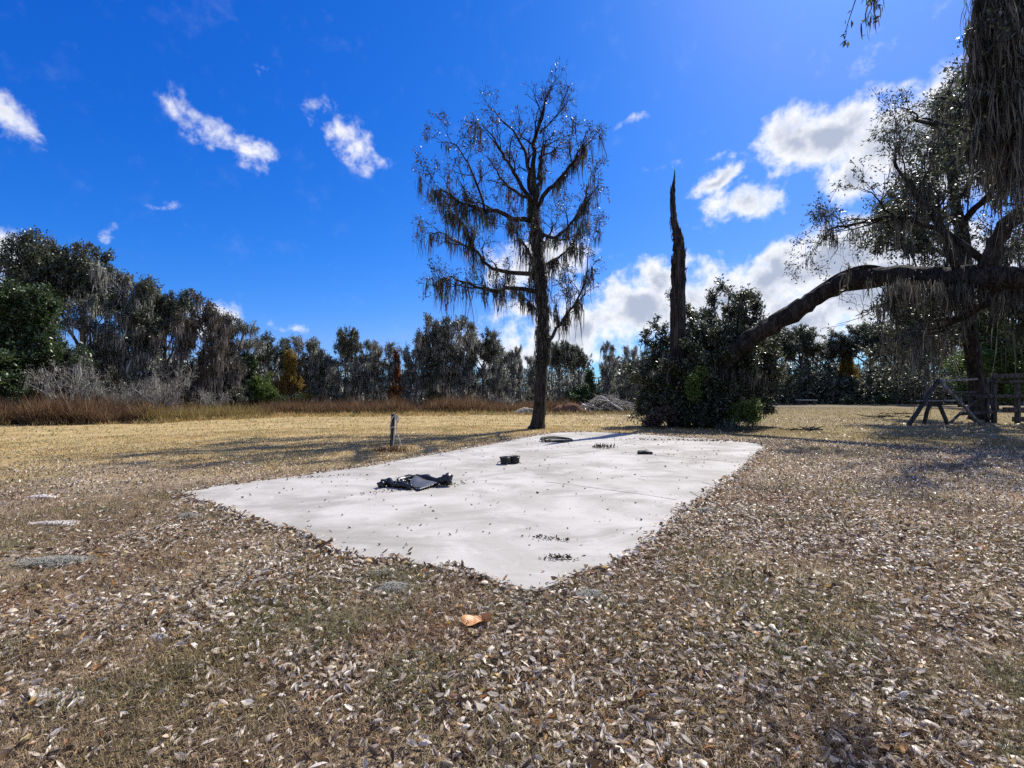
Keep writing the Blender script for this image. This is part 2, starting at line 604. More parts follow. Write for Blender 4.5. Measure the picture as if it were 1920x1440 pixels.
def ground_colour(N):
    """colour of the lawn by place: straw, brown litter soil, olive and green patches, bare sand"""
    pos = N.n('ShaderNodeNewGeometry').outputs['Position']
    sp = N.n('ShaderNodeSeparateXYZ')
    N.link(pos, sp.inputs[0])
    n_big, _ = N.noise(pos, 0.22, 4, 0.55)
    n_mid, _ = N.noise(pos, 0.75, 5, 0.6, 0.4)
    n_fine, _ = N.noise(pos, 6.0, 5, 0.65)
    mpn = N.n('ShaderNodeMapping')
    N.link(pos, mpn.inputs[0])
    mpn.inputs[1].default_value = (37, 11, 0)
    n_oth, _ = N.noise(mpn.outputs[0], 0.55, 4, 0.6, 0.3)
    # brown soil with thatch close by
    c = N.mix(N.smooth(n_mid, 0.35, 0.65), (0.27, 0.205, 0.13), (0.43, 0.335, 0.215))
    c = N.mix(N.smooth(n_oth, 0.5, 0.68, 0, 0.75), c, (0.20, 0.175, 0.075))
    c = N.mix(N.smooth(n_oth, 0.46, 0.32, 0, 0.6), c, (0.26, 0.145, 0.075))
    # dry mown lawn further out
    far = N.math('ADD', N.math('MULTIPLY', sp.outputs[0], -0.16), sp.outputs[1])
    far = N.math('ADD', far, N.math('MULTIPLY', N.math('SUBTRACT', n_big, 0.5), 9.0))
    straw = N.mix(N.smooth(n_mid, 0.3, 0.7), (0.42, 0.305, 0.13), (0.58, 0.44, 0.205))
    straw = N.mix(N.smooth(n_oth, 0.52, 0.7, 0, 0.6), straw, (0.30, 0.24, 0.095))
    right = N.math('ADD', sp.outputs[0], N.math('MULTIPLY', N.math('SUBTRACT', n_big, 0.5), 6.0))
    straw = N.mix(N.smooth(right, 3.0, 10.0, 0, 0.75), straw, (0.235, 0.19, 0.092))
    c = N.mix(N.smooth(far, 8.0, 13.0), c, straw)
    c = N.mix(N.smooth(far, 36.0, 46.0, 0, 0.7), c, (0.20, 0.165, 0.11))
    # fine mottling
    c = N.mix(N.smooth(n_fine, 0.35, 0.72, 0.0, 0.45), c, (0.055, 0.038, 0.024))
    return c, n_fine, n_mid, pos


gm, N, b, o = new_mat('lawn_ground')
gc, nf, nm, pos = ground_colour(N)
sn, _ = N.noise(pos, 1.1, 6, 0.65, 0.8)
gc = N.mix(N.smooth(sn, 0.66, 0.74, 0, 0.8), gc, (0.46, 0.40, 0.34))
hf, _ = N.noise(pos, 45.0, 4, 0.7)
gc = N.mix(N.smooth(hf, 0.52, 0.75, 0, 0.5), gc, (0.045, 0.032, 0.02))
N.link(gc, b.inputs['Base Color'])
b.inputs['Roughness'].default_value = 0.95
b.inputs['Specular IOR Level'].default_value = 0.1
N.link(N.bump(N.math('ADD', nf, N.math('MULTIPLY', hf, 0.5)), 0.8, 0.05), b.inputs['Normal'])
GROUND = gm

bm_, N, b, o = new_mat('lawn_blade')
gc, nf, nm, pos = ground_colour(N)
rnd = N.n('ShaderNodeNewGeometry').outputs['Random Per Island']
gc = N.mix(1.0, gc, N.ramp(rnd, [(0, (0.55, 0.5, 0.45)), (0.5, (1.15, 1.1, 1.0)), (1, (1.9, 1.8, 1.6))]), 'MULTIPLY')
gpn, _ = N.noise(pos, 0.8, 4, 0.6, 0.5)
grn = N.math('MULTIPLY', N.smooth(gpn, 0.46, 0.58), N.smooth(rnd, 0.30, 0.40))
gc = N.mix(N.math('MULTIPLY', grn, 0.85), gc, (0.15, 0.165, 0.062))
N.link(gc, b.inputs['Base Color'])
b.inputs['Roughness'].default_value = 0.7
b.inputs['Specular IOR Level'].default_value = 0.2
tr = N.n('ShaderNodeBsdfTranslucent')
N.link(gc, tr.inputs[0])
mx = N.n('ShaderNodeMixShader')
mx.inputs[0].default_value = 0.25
N.link(b.outputs[0], mx.inputs[1])
N.link(tr.outputs[0], mx.inputs[2])
N.link(mx.outputs[0], o.inputs[0])
BLADE = bm_

cm, N, b, o = new_mat('concrete')
tcn = N.n('ShaderNodeTexCoord')
P_ = tcn.outputs['Object']
c1, _ = N.noise(P_, 0.7, 6, 0.6, 0.5)
c2, _ = N.noise(P_, 3.0, 8, 0.65, 0.8)
c3, _ = N.noise(P_, 60.0, 3, 0.6)
mpn = N.n('ShaderNodeMapping')
N.link(P_, mpn.inputs[0])
mpn.inputs[2].default_value = (0, 0, R(40))
mpn.inputs[3].default_value = (0.75, 1.25, 1)
c4, _ = N.noise(mpn.outputs[0], 0.9, 7, 0.6, 1.0)
c = N.mix(N.smooth(c1, 0.35, 0.68), (0.50, 0.473, 0.42), (0.345, 0.32, 0.272))
c = N.mix(N.smooth(c4, 0.46, 0.66, 0, 0.65), c, (0.26, 0.238, 0.20))
c = N.mix(N.smooth(c2, 0.55, 0.75, 0, 0.5), c, (0.61, 0.58, 0.53))
c = N.mix(N.smooth(c2, 0.42, 0.28, 0, 0.55), c, (0.24, 0.215, 0.18))
c = N.mix(N.smooth(c3, 0.6, 0.8, 0, 0.35), c, (0.27, 0.25, 0.225))
N.link(c, b.inputs['Base Color'])
b.inputs['Roughness'].default_value = 0.85
b.inputs['Specular IOR Level'].default_value = 0.25
N.link(N.bump(N.math('ADD', c2, N.math('MULTIPLY', c3, 0.3)), 0.25, 0.01), b.inputs['Normal'])
CONCRETE = cm

# ------------------------------------------------------------------ ground and slab
g = MB()
xs = np.concatenate([np.linspace(-600, -60, 10), np.linspace(-50, 50, 101), np.linspace(60, 600, 10)])
ys = np.concatenate([np.linspace(-300, -20, 8), np.linspace(-10, 90, 101), np.linspace(100, 900, 10)])
X, Y = np.meshgrid(xs, ys)
Z = -0.03 + 0.035 * (vnoise(X * 0.5, Y * 0.5, 3) - 0.5)
Z = np.where((np.abs(X) < 50) & (Y < 90) & (Y > -10), Z, -0.03)
nx = len(xs)
ii = (np.arange(len(ys) - 1)[:, None] * nx + np.arange(nx - 1)[None, :]).ravel()
g.add(np.stack([X.ravel(), Y.ravel(), Z.ravel()], -1), np.stack([ii, ii + 1, ii + nx + 1, ii + nx], -1))
ground = g.obj('ground', GROUND)
tag(ground, kind='structure')

OUT_PX = [(338, 922), (365, 932), (400, 945), (440, 958), (480, 973), (520, 985), (565, 996), (590, 1010), (620, 1023), (660, 1033),
          (690, 1043), (740, 1045), (755, 1043), (770, 1056), (800, 1062), (830, 1063), (846, 1055), (862, 1058), (885, 1070), (915, 1085),
          (930, 1094), (960, 1101), (985, 1103), (1010, 1101), (1040, 1093), (1060, 1083), (1090, 1073), (1120, 1066), (1145, 1058),
          (1160, 1048), (1180, 1035), (1200, 1022), (1215, 1008), (1240, 993), (1260, 975), (1270, 962), (1300, 945), (1325, 927),
          (1345, 910), (1365, 895), (1390, 880), (1405, 865), (1412, 857), (1425, 848), (1436, 838), (1425, 832), (1390, 828),
          (1340, 824), (1280, 820), (1240, 817), (1190, 814), (1140, 811), (1090, 810), (1045, 811), (1020, 814), (985, 820),
          (940, 829), (880, 840), (820, 850), (760, 861), (700, 872), (640, 881), (580, 889), (520, 897), (460, 905), (400, 913)]
SZ = 0.012
poly = np.array([gnd(x, y, SZ)[:2] for x, y in OUT_PX])
# finer, uneven edge where soil and litter creep over the concrete
fine = []
for i in range(len(poly)):
    p, q = poly[i], poly[(i + 1) % len(poly)]
    L = np.linalg.norm(q - p)
    m = max(1, int(L / 0.10))
    nrm = np.array([-(q - p)[1], (q - p)[0]]) / (L + 1e-9)
    for s in range(m):
        pt = p + (q - p) * s / m
        fine.append(pt + nrm * (vnoise(pt[0] * 6, pt[1] * 6, 5) - 0.5) * 0.10 + nrm * (vnoise(pt[0] * 22, pt[1] * 22, 6) - 0.5) * 0.05)
SLAB = np.array(fine)
me = bpy.data.meshes.new('concrete_slab')
nS = len(SLAB)
vs = [(x, y, SZ) for x, y in SLAB] + [(x, y, -0.12) for x, y in SLAB]
me.from_pydata(vs, [], [list(range(nS))] + [(i, (i + 1) % nS, nS + (i + 1) % nS, nS + i)[::-1] for i in range(nS)])
me.update()
slab = link_mesh('concrete_pavement', me, CONCRETE)
tag(slab, kind='structure')
# cracks and control joints
CRACK = plain_mat('crack', (0.12, 0.11, 0.10), (0.22, 0.20, 0.18), 5, 0.9, 0.1, 0)


def crack(pts, w):
    pts = [gnd(x, y, SZ + 0.002) for x, y in pts]
    p = smooth_path(pts, 30)
    p[:, :2] += (np.stack([vnoise(p[:, 0] * 5, p[:, 1] * 5, 8), vnoise(p[:, 0] * 5, p[:, 1] * 5, 9)], -1) - 0.5) * 0.03
    t = unit(np.gradient(p, axis=0))
    s = np.stack([-t[:, 1], t[:, 0], np.zeros(len(t))], -1)
    ww = w * (0.4 + 0.9 * vnoise(p[:, 0] * 9, p[:, 1] * 9, 4))[:, None]
    V = np.stack([p - s * ww / 2, p + s * ww / 2], 1).reshape(-1, 3)
    i = np.arange(len(p) - 1) * 2
    mb = MB()
    mb.add(V, np.stack([i, i + 2, i + 3, i + 1], -1))
    return mb.obj('crack', CRACK, slab)


crack([(1022, 903), (1110, 914), (1200, 926), (1268, 937)], 0.016)
crack([(1195, 826), (1150, 838), (1090, 850), (1000, 862)], 0.014)
crack([(1218, 852), (1260, 856), (1330, 862), (1390, 868)], 0.022)
crack([(1200, 893), (1240, 895)], 0.012)
crack([(1295, 922), (1312, 932)], 0.03)
crack([(1315, 903), (1345, 912)], 0.02)

# ------------------------------------------------------------------ grass, leaf litter
PATCH_GREEN = []


def scatter(n, r0, r1, half=R(52), power=1.0):
    u = rng.uniform(0, 1, n)
    r = np.sqrt(r0 ** 2 + u ** power * (r1 ** 2 - r0 ** 2))
    a = rng.uniform(-half, half, n)
    return r * np.sin(a), r * np.cos(a)


def edge_dist_mask(x, y):
    return inside(x, y, SLAB)


def blades(n, r0, r1, h, w, power=1.0, flat=0.9):
    x, y = scatter(n, r0, r1, power=power)
    keep = ~edge_dist_mask(x, y)
    keep &= rng.uniform(0, 1, n) < 0.30 + 0.9 * vnoise(x * 1.2, y * 1.2, 21)
    x, y = x[keep], y[keep]
    n = len(x)
    P = np.stack([x, y, np.full(n, -0.02)], -1)
    hh = h * rng.uniform(0.4, 1.5, n) * (0.6 + 0.8 * vnoise(x * 2, y * 2, 22))
    a = rng.uniform(0, 2 * math.pi, n)
    d = np.stack([np.cos(a), np.sin(a), np.zeros(n)], -1)
    s = np.stack([-np.sin(a), np.cos(a), np.zeros(n)], -1)
    lean = rng.uniform(0.2, flat, n)[:, None]
    L = hh[:, None]
    up = np.array([0, 0, 1.0])
    mid = P + d * L * lean * 0.45 + up * L * 0.7
    tip = P + d * L * lean * 1.3 + up * L * (1.15 - 0.6 * lean)
    if r0 > 4:                       # further out a blade is one triangle
        V = np.stack([P - s * w * 0.6, P + s * w * 0.6, (mid + tip) / 2 + s * w * 0.1], 1).reshape(-1, 3)
        return V, None, np.arange(n * 3).reshape(n, 3)
    V = np.stack([P - s * w / 2, P + s * w / 2, mid + s * w * 0.4, mid - s * w * 0.4, tip], 1).reshape(-1, 3)
    b = np.arange(n) * 5
    return V, np.stack([b, b + 1, b + 2, b + 3], -1), np.stack([b + 3, b + 2, b + 4], -1)


mb = MB()
for args in ((125000, 1.0, 4.2, 0.046, 0.0036), (190000, 4.2, 9.0, 0.046, 0.0055), (110000, 9.0, 22.0, 0.05, 0.014), (70000, 22.0, 60.0, 0.07, 0.035)):
    V, q, t = blades(*args)
    mb.add(V, q, t)
tag(mb.obj('dry_grass', BLADE), 'short dry brown and olive lawn grass covering the ground', 'grass', kind='stuff')


def leaf_shape(P, size, yaw, tilt, roll, curl, w):
    """folded, curled oak leaves: 8 vertices each"""
    n = len(P)
    st = np.array([0, .33, .33, .33, .72, .72, .72, 1.0])
    sd = np.array([0, -1, 0, 1, -.85, 0, .85, 0.0])
    lx = (st - 0.5)[None, :] * size[:, None]
    ly = sd[None, :] * (w * size)[:, None]
    lz = (np.abs(sd)[None, :] * 0.22 + ((st - .5) ** 2)[None, :] * 0.9) * (curl * size)[:, None]
    cr, sr = np.cos(roll)[:, None], np.sin(roll)[:, None]
    ly, lz = ly * cr - lz * sr, ly * sr + lz * cr
    ct, s_t = np.cos(tilt)[:, None], np.sin(tilt)[:, None]
    lx, lz = lx * ct - lz * s_t, lx * s_t + lz * ct
    cy, sy = np.cos(yaw)[:, None], np.sin(yaw)[:, None]
    X_, Y_ = lx * cy - ly * sy, lx * sy + ly * cy
    V = np.stack([X_, Y_, lz], -1)
    V[:, :, 2] -= V[:, :, 2].min(1)[:, None]
    V = V + P[:, None, :]
    b = np.arange(n)[:, None] * 8
    q = np.concatenate([b + np.array([[1, 4, 5, 2]]), b + np.array([[2, 5, 6, 3]])])
    t = np.concatenate([b + np.array([[0, 1, 2]]), b + np.array([[0, 2, 3]]), b + np.array([[4, 7, 5]]), b + np.array([[5, 7, 6]])])
    return V.reshape(-1, 3), q, t


def leaf_params(n, s0):
    size = s0 * np.clip(rng.lognormal(0, 0.34, n), 0.35, 1.55)
    return (size, rng.uniform(0, 6.28, n), rng.normal(0, 0.30, n), rng.normal(0, 0.5, n), rng.uniform(-1.6, 2.4, n), rng.uniform(0.09, 0.185, n))


def litter_density(x, y):
    d = 0.22 + 3.0 * vnoise(x * 0.55, y * 0.55, 31) ** 1.4 * vnoise(x * 1.9, y * 1.9, 32)
    # more on the right and near the slab, less on the open lawn to the left
    lawn = np.clip((y - 0.10 * x - 8.0) / 5.0, 0, 1)
    d = d * (1 - 0.80 * lawn * (x < 1.0 + 0.05 * y)) * (1 - 0.35 * lawn)
    return d * (0.88 + 0.8 * np.clip((x + 1.2) / 4.0, 0, 1))


mb = MB()
for (n, r0, r1, s0, pw) in ((38000, 1.2, 4.5, 0.043, 1.0), (66000, 4.5, 9.0, 0.043, 1.0), (138000, 6.0, 18.0, 0.052, 1.0), (22000, 17.0, 34.0, 0.085, 0.9)):
    x, y = scatter(n, r0, r1, power=pw)
    ins = edge_dist_mask(x, y)
    keep = (rng.uniform(0, 1.25, n) < litter_density(x, y)) & ~ins
    fade = np.clip((np.hypot(x, y) - 6.0) / 3.0, 0, 1)      # curled leaves give way to simpler ones
    if r0 == 4.5:
        keep &= rng.uniform(0, 1, n) > fade
    elif r0 == 6.0:
        keep &= rng.uniform(0, 1, n) < fade
    x, y = x[keep], y[keep]
    P = np.stack([x, y, np.full(len(x), -0.016) + rng.uniform(0, 0.02, len(x))], -1)
    if r0 > 5:
        leaves(mb, P, s0 * (0.85 + 0.25 * np.clip((np.hypot(x, y) - 6) / 6, 0, 1)), up=0.7, aspect=0.40)
    else:
        mb.add(*leaf_shape(P, *leaf_params(len(x), s0)))
# a drift of leaves along the slab edge, some of it blown onto the concrete
n = 5200
i = rng.integers(0, nS, n)
off = rng.normal(0, 1, (n, 2)) * 0.05
P2 = SLAB[i] + off + (SLAB[i] - SLAB.mean(0)) * (rng.uniform(0.0, 0.022, n)[:, None])
P = np.c_[P2, np.full(n, 0.008) + rng.uniform(0, 0.015, n)]
V, q, t = leaf_shape(P, *leaf_params(n, 0.052))
mb.add(V, q, t)
tag(mb.obj('leaf_litter', LITTER), 'pale and brown fallen oak leaves strewn over the lawn', 'leaves', kind='stuff')

# crumbled leaf bits, bark flakes and broken twigs among the leaves
mb = MB()
for (n, r0, r1, s0) in ((40000, 1.1, 4.5, 0.021), (52000, 4.5, 9.5, 0.029), (24000, 9.5, 18.0, 0.045)):
    x, y = scatter(n, r0, r1)
    keep = ~edge_dist_mask(x, y) & (rng.uniform(0, 1, n) < 0.35 + 0.8 * vnoise(x * 0.9, y * 0.9, 51))
    x, y = x[keep], y[keep]
    P = np.stack([x, y, np.full(len(x), -0.012) + rng.uniform(0, 0.012, len(x))], -1)
    leaves(mb, P, s0, up=0.25, aspect=0.3)
tag(mb.obj('leaf_debris', CRUMBS), 'crumbled brown leaf bits and twigs between the lawn grass', 'debris', kind='stuff')

# the nearest leaves, one by one, lying on the ground
near_protos = []
for k in range(10):
    pr = leaf_params(1, 1.0)
    V, q, t = leaf_shape(np.zeros((1, 3)), np.ones(1), np.zeros(1), pr[2], pr[3] * 0.8, pr[4], pr[5])
    m1 = MB()
    m1.add(V, q, t)
    near_protos.append(m1.mesh('fallen_leaf'))
    near_protos[-1].materials.append(LITTER_ONE)
cnt = 0
while cnt < 300:
    px, py = random.uniform(-40, 1960), random.uniform(1150, 1470)
    p = gnd(px, py)
    if random.uniform(0, 1.2) > float(litter_density(np.array([p[0]]), np.array([p[1]]))[0]):
        continue
    lf = link_mesh('fallen_leaf', near_protos[cnt % 10], None, ground)
    lf.location = (p[0], p[1], -0.006 + random.uniform(0, 0.012))
    lf.rotation_euler = (0, 0, random.uniform(0, 6.28))
    lf.scale = (min(1.5, random.lognormvariate(0, 0.22)) * 0.050,) * 3
    cnt += 1

# leaves and specks lying on the concrete
mb = MB()
x, y = rng.uniform(-6, 9, 16000), rng.uniform(2.8, 18, 16000)
k = edge_dist_mask(x, y)
x, y = x[k], y[k]
k = rng.uniform(0, 1, len(x)) < 0.03 + 0.26 * vnoise(x * 0.6, y * 0.6, 41) ** 2
x, y = x[k], y[k]
P = np.stack([x, y, np.full(len(x), SZ + 0.001)], -1)
V, q, t = leaf_shape(P, *leaf_params(len(x), 0.036))
mb.add(V, q, t)


def litter_patch(px, py, lx, ly, rot, n, s=0.04):
    c = gnd(px, py)
    a = rng.normal(0, 0.5, (n, 2)) * np.array([lx, ly])
    cr, sr = math.cos(rot), math.sin(rot)
    a = a @ np.array([[cr, sr], [-sr, cr]])
    P = np.c_[a + c[:2], np.full(n, SZ + 0.001) + rng.uniform(0, 0.015, n)]
    mb.add(*leaf_shape(P, *leaf_params(n, s)))


litter_patch(1033, 1013, 0.22, 0.05, -0.3, 70, 0.03)
litter_patch(1045, 1050, 0.13, 0.06, -0.2, 70, 0.03)
litter_patch(580, 897, 0.30, 0.12, 0.2, 50, 0.03)
litter_patch(655, 893, 0.25, 0.06, 0.1, 15, 0.03)
litter_patch(800, 916, 0.75, 0.12, 0.55, 190, 0.04)
litter_patch(1130, 840, 0.30, 0.12, 0.2, 30, 0.06)
litter_patch(1240, 826, 1.6, 0.25, -0.3, 130, 0.06)
litter_patch(1350, 828, 1.6, 0.25, -0.3, 130, 0.06)
tag(mb.obj('concrete_litter', LITTER_DARK), 'dark dry leaves and specks scattered across the white concrete', 'leaves', kind='stuff')

# ------------------------------------------------------------------ tree builder
class Tree:
    def __init__(self, seed):
        self.g = np.random.default_rng(seed)
        self.wood, self.leaf, self.moss = MB(), MB(), MB()
        self.lp, self.ld = [], []          # leaf points / directions
        self.mp, self.ml = [], []          # moss points / lengths

    def path(self, p0, d0, L, n, wander, trop):
        g = self.g
        p = [np.asarray(p0, float)]
        d = unit(d0)
        for i in range(n):
            d = unit(d + g.normal(0, wander, 3) + np.array([0, 0, trop]))
            p.append(p[-1] + d * L / n)
        return np.array(p)

    def sub(self, pts, rad, level, P):
        """spawn children along a finished branch"""
        g = self.g
        n = P['n'][level]
        t0 = P['t0'][level]
        seglen = np.linalg.norm(np.diff(pts, axis=0), axis=1)
        Ltot = seglen.sum()
        m = int(n * (0.8 + 0.4 * g.random()))
        for k in range(m):
            t = t0 + (1 - t0) * (k + g.random()) / m
            f = t * (len(pts) - 1)
            i = min(int(f), len(pts) - 2)
            p = pts[i] + (pts[i + 1] - pts[i]) * (f - i)
            tan = unit(pts[i + 1] - pts[i])
            r = rad[i] + (rad[i + 1] - rad[i]) * (f - i)
            ang = g.uniform(*P['ang'][level])
            q = unit(np.cross(tan, g.normal(0, 1, 3)))
            d = tan * math.cos(ang) + q * math.sin(ang) + np.array([0, 0, P['up'][level]])
            L = P['len'][level] * (1.0 - P.get('short', 0.45) * t) * g.uniform(0.65, 1.25)
            self.branch(p, d, L, min(r * 0.62, P['rmax'][level]), level + 1, P)

    def branch(self, p, d, L, r, level, P):
        last = level >= P['levels']
        nseg = 2 if last else 4
        pts = self.path(p, d, L, nseg, P['wander'], P['trop'][min(level, len(P['trop']) - 1)])
        rad = np.linspace(r, max(r * 0.25, P['rmin']), nseg + 1)
        tube(self.wood, pts, rad, 3 if last else 5, cap=False)
        self.dress(pts, level, P)
        if not last:
            self.sub(pts, rad, level, P)

    def dress(self, pts, level, P):
        g = self.g
        nl = P['leaf'][min(level, len(P['leaf']) - 1)]
        if nl:
            m = g.poisson(nl)
            if m:
                t = g.uniform(0.15, 1.05, m)
                f = np.clip(t * (len(pts) - 1), 0, len(pts) - 1.001)
                i = f.astype(int)
                p = pts[i] + (pts[i + 1] - pts[i]) * (f - i)[:, None] + g.normal(0, P['lspread'], (m, 3))
                self.lp.append(p)
                self.ld.append(unit(pts[-1] - pts[0]) * 0.5 + np.zeros((m, 3)))
        nm_ = P['moss'][min(level, len(P['moss']) - 1)]
        if nm_:
            m = g.poisson(nm_)
            if m:
                f = np.clip(g.uniform(0, 1, m) * (len(pts) - 1), 0, len(pts) - 1.001)
                i = f.astype(int)
                p = pts[i] + (pts[i + 1] - pts[i]) * (f - i)[:, None]
                self.mp.append(p)
                self.ml.append(np.full(m, P['mlen']) * g.lognormal(0, 0.4, m))

    def limb(self, ctrl, r0, r1, P, level=0, n=14, k=8, rough=0.04, spawn=True):
        pts = smooth_path(ctrl, n)
        pts[1:-1] += self.g.normal(0, 1, (n - 2, 3)) * min(r0, 0.12) * 0.35
        rad = np.linspace(r0, r1, n)
        tube(self.wood, pts, rad, k, rough, r=self.g)
        self.dress(pts, level, P)
        if spawn:
            self.sub(pts, rad, level, P)
        return pts, rad

    def finish(self, lsize, msize, mper=5, mspread=0.06, laspect=0.45):
        if self.lp:
            leaves(self.leaf, np.concatenate(self.lp), lsize, dirs=np.concatenate(self.ld), g=self.g, aspect=laspect)
        if self.mp:
            moss_at(self.moss, np.concatenate(self.mp), np.concatenate(self.ml), msize, mper, mspread, self.g)
        return self

    def place(self, root, wood, leafm, mossm):
        for mbx, nme, mt in ((self.wood, 'trunk', wood), (self.leaf, 'crown', leafm), (self.moss, 'hanging_moss', mossm)):
            if mbx.nv:
                o_ = mbx.obj(nme, mt, root)
                if nme != 'trunk':
                    o_['kind'] = 'stuff'


def trunk_path(seed, h, lean=0.05, n=12, base=(0, 0, 0)):
    g = np.random.default_rng(seed)
    z = np.linspace(0, h, n)
    o = np.cumsum(g.normal(0, lean, (n, 2)), 0) * h / n * 2
    o -= o[0]
    return np.c_[o, z] + np.asarray(base)


# ---- prototypes of the wood's trees, unit height 10 m
def proto_oak(seed, moss=6, leafn=20, flat=True):
    T = Tree(seed)
    g = T.g
    P = dict(levels=3, n=[9, 6, 5], t0=[0.25, 0.25, 0.2], ang=[(0.5, 1.1), (0.5, 1.1), (0.4, 1.2)], up=[0.35, 0.25, 0.15], len=[2.3, 1.15, 0.6],
             rmax=[0.07, 0.035, 0.018], rmin=0.008, wander=0.22, trop=[0.05, 0.06, 0.04, 0.0], leaf=[0, 0, 3, leafn], lspread=0.10,
             moss=[moss * .4, moss * 0.15, moss * 0.05, 0.0], mlen=0.6)
    pts = trunk_path(seed, 6.0, 0.05)
    rad = np.linspace(0.22, 0.13, len(pts))
    tube(T.wood, pts, rad, 8, 0.06, r=g)
    for k in range(5):
        a = k * 2.4 + g.uniform(-.4, .4)
        top = np.array([math.cos(a) * g.uniform(0.8, 2.6), math.sin(a) * g.uniform(0.8, 2.6), g.uniform(7.6, 9.4)])
        st = pts[g.integers(6, 12)]
        mid = st + (top - st) * 0.5 + np.array([math.cos(a), math.sin(a), 0]) * 0.5
        T.limb([st, mid, top], 0.11, 0.04, P, n=9, k=6)
    return T.finish(0.19, 0.055, 9, 0.10)


def proto_evergreen(seed, leafn=20):
    T = Tree(seed)
    g = T.g
    P = dict(levels=2, n=[7, 6], t0=[0.2, 0.15], ang=[(0.5, 1.2), (0.5, 1.3)], up=[0.1, 0.1], len=[1.3, 0.75], rmax=[0.04, 0.02], rmin=0.008,
             wander=0.2, trop=[0.0, 0.03, 0.0], leaf=[2, 12, leafn], lspread=0.13, moss=[0, 0.1, 0.02], mlen=0.5)
    pts = trunk_path(seed, 9.3, 0.035)
    rad = np.linspace(0.18, 0.03, len(pts))
    tube(T.wood, pts, rad, 7, 0.05, r=g)
    for k in range(34):
        t = (k + g.random()) / 34
        z = 0.8 + 8.4 * t
        L = 2.7 * (math.sin(min(1, t * 1.25 + 0.28) * math.pi) ** 0.7 + 0.12) * g.uniform(0.7, 1.2)
        a = k * 2.4 + g.uniform(-.5, .5)
        st = pts[min(int(z / 9.3 * 11), 11)].copy()
        st[2] = z
        d = np.array([math.cos(a), math.sin(a), g.uniform(0.05, 0.5)])
        T.limb([st, st + d * L * 0.5 + np.array([0, 0, 0.15]), st + d * L], 0.045, 0.015, P, n=6, k=4, rough=0)
    return T.finish(0.24, 0.06, 4)


def proto_mossy(seed, leafn=7, moss=9, h=9.6):
    """crooked forked tree, leaf clumps at the branch ends, moss beards below them"""
    T = Tree(seed)
    g = T.g
    P = dict(levels=2, n=[6, 5], t0=[0.35, 0.2], ang=[(0.4, 1.1), (0.4, 1.2)], up=[0.35, 0.2], len=[1.1, 0.6], rmax=[0.05, 0.02], rmin=0.008,
             wander=0.28, trop=[0.06, 0.06, 0.03], leaf=[0, 2, leafn], lspread=0.12, moss=[moss * .5, moss * 0.18, moss * 0.04], mlen=0.65)
    ns = 2 + seed % 3
    for s in range(ns):
        a = s * 2.2 + g.uniform(0, 1)
        hh = h * (0.93 if s == 0 else g.uniform(0.55, 0.9))
        pts = trunk_path(seed * 7 + s, hh, 0.13, base=(math.cos(a) * 0.7 * s, math.sin(a) * 0.7 * s, 0))
        rad = np.linspace(0.15, 0.05, len(pts))
        tube(T.wood, pts, rad, 7, 0.08, r=g)
        T.dress(pts[3:], 0, P)
        ph = g.uniform(0, 6.28)
        for k in range(10):
            t = 0.22 + 0.78 * (k + g.random()) / 10
            f = t * 11
            i = min(int(f), 10)
            st = pts[i] + (pts[i + 1] - pts[i]) * (f - i)
            b = g.uniform(0, 6.28)
            L = g.uniform(0.6, 2.1) * (0.85 + 0.45 * math.sin(t * 11 + ph))
            d = np.array([math.cos(b), math.sin(b), g.uniform(0.0, 1.3)])
            T.limb([st, st + d * L * 0.5 + np.array([0, 0, 0.15]), st + unit(d) * L], 0.055, 0.02, P, n=6, k=4, rough=0)
    return T.finish(0.19, 0.05, 9, 0.11)


def proto_bare(seed, h=4.0, spread=2.6):
    """pale leafless shrub with spreading twigs"""
    T = Tree(seed)
    g = T.g
    P = dict(levels=3, n=[8, 5, 4], t0=[0.25, 0.2, 0.2], ang=[(0.4, 1.0), (0.5, 1.1), (0.5, 1.2)], up=[0.1, 0.1, 0.05], len=[1.4, 0.8, 0.45],
             rmax=[0.03, 0.016, 0.01], rmin=0.005, wander=0.25, trop=[0.0, 0.02, 0.0, 0.0], leaf=[0, 0, 0, 0.6], lspread=0.08,
             moss=[0.5, 0.4, 0.12, 0.02], mlen=0.35)
    for k in range(9):
        a = k * 2.4 + g.uniform(-.4, .4)
        rr = spread * g.uniform(0.35, 1.0)
        top = np.array([math.cos(a) * rr, math.sin(a) * rr, h * g.uniform(0.35, 1.0)])
        T.limb([np.array([g.normal(0, .15), g.normal(0, .15), 0]), top * np.array([.4, .4, .6]), top], 0.06, 0.018, P, n=8, k=5, rough=0)
    return T.finish(0.12, 0.05, 4)


def proto_bush(seed, h=2.6, leafn=24):
    T = Tree(seed)
    g = T.g
    P = dict(levels=2, n=[8, 6], t0=[0.15, 0.15], ang=[(0.4, 1.1), (0.5, 1.3)], up=[0.2, 0.1], len=[0.9, 0.5], rmax=[0.02, 0.01], rmin=0.005,
             wander=0.2, trop=[0.05, 0.03, 0.0], leaf=[3, 10, leafn], lspread=0.10, moss=[0, 0, 0], mlen=0.3)
    for k in range(9):
        a = k * 2.4 + g.uniform(-.4, .4)
        rr = h * 0.45 * g.uniform(0.2, 1.0)
        top = np.array([math.cos(a) * rr, math.sin(a) * rr, h * g.uniform(0.5, 1.0)])
        T.limb([np.array([0, 0, 0.0]), top * np.array([.5, .5, .6]), top], 0.03, 0.01, P, n=6, k=4, rough=0)
    return T.finish(0.15, 0.05, 3)


def bake(T):
    d = {}
    for mbx, nme in ((T.wood, 'trunk'), (T.leaf, 'crown'), (T.moss, 'hanging_moss')):
        if mbx.nv:
            d[nme] = mbx.mesh(nme)
    return d


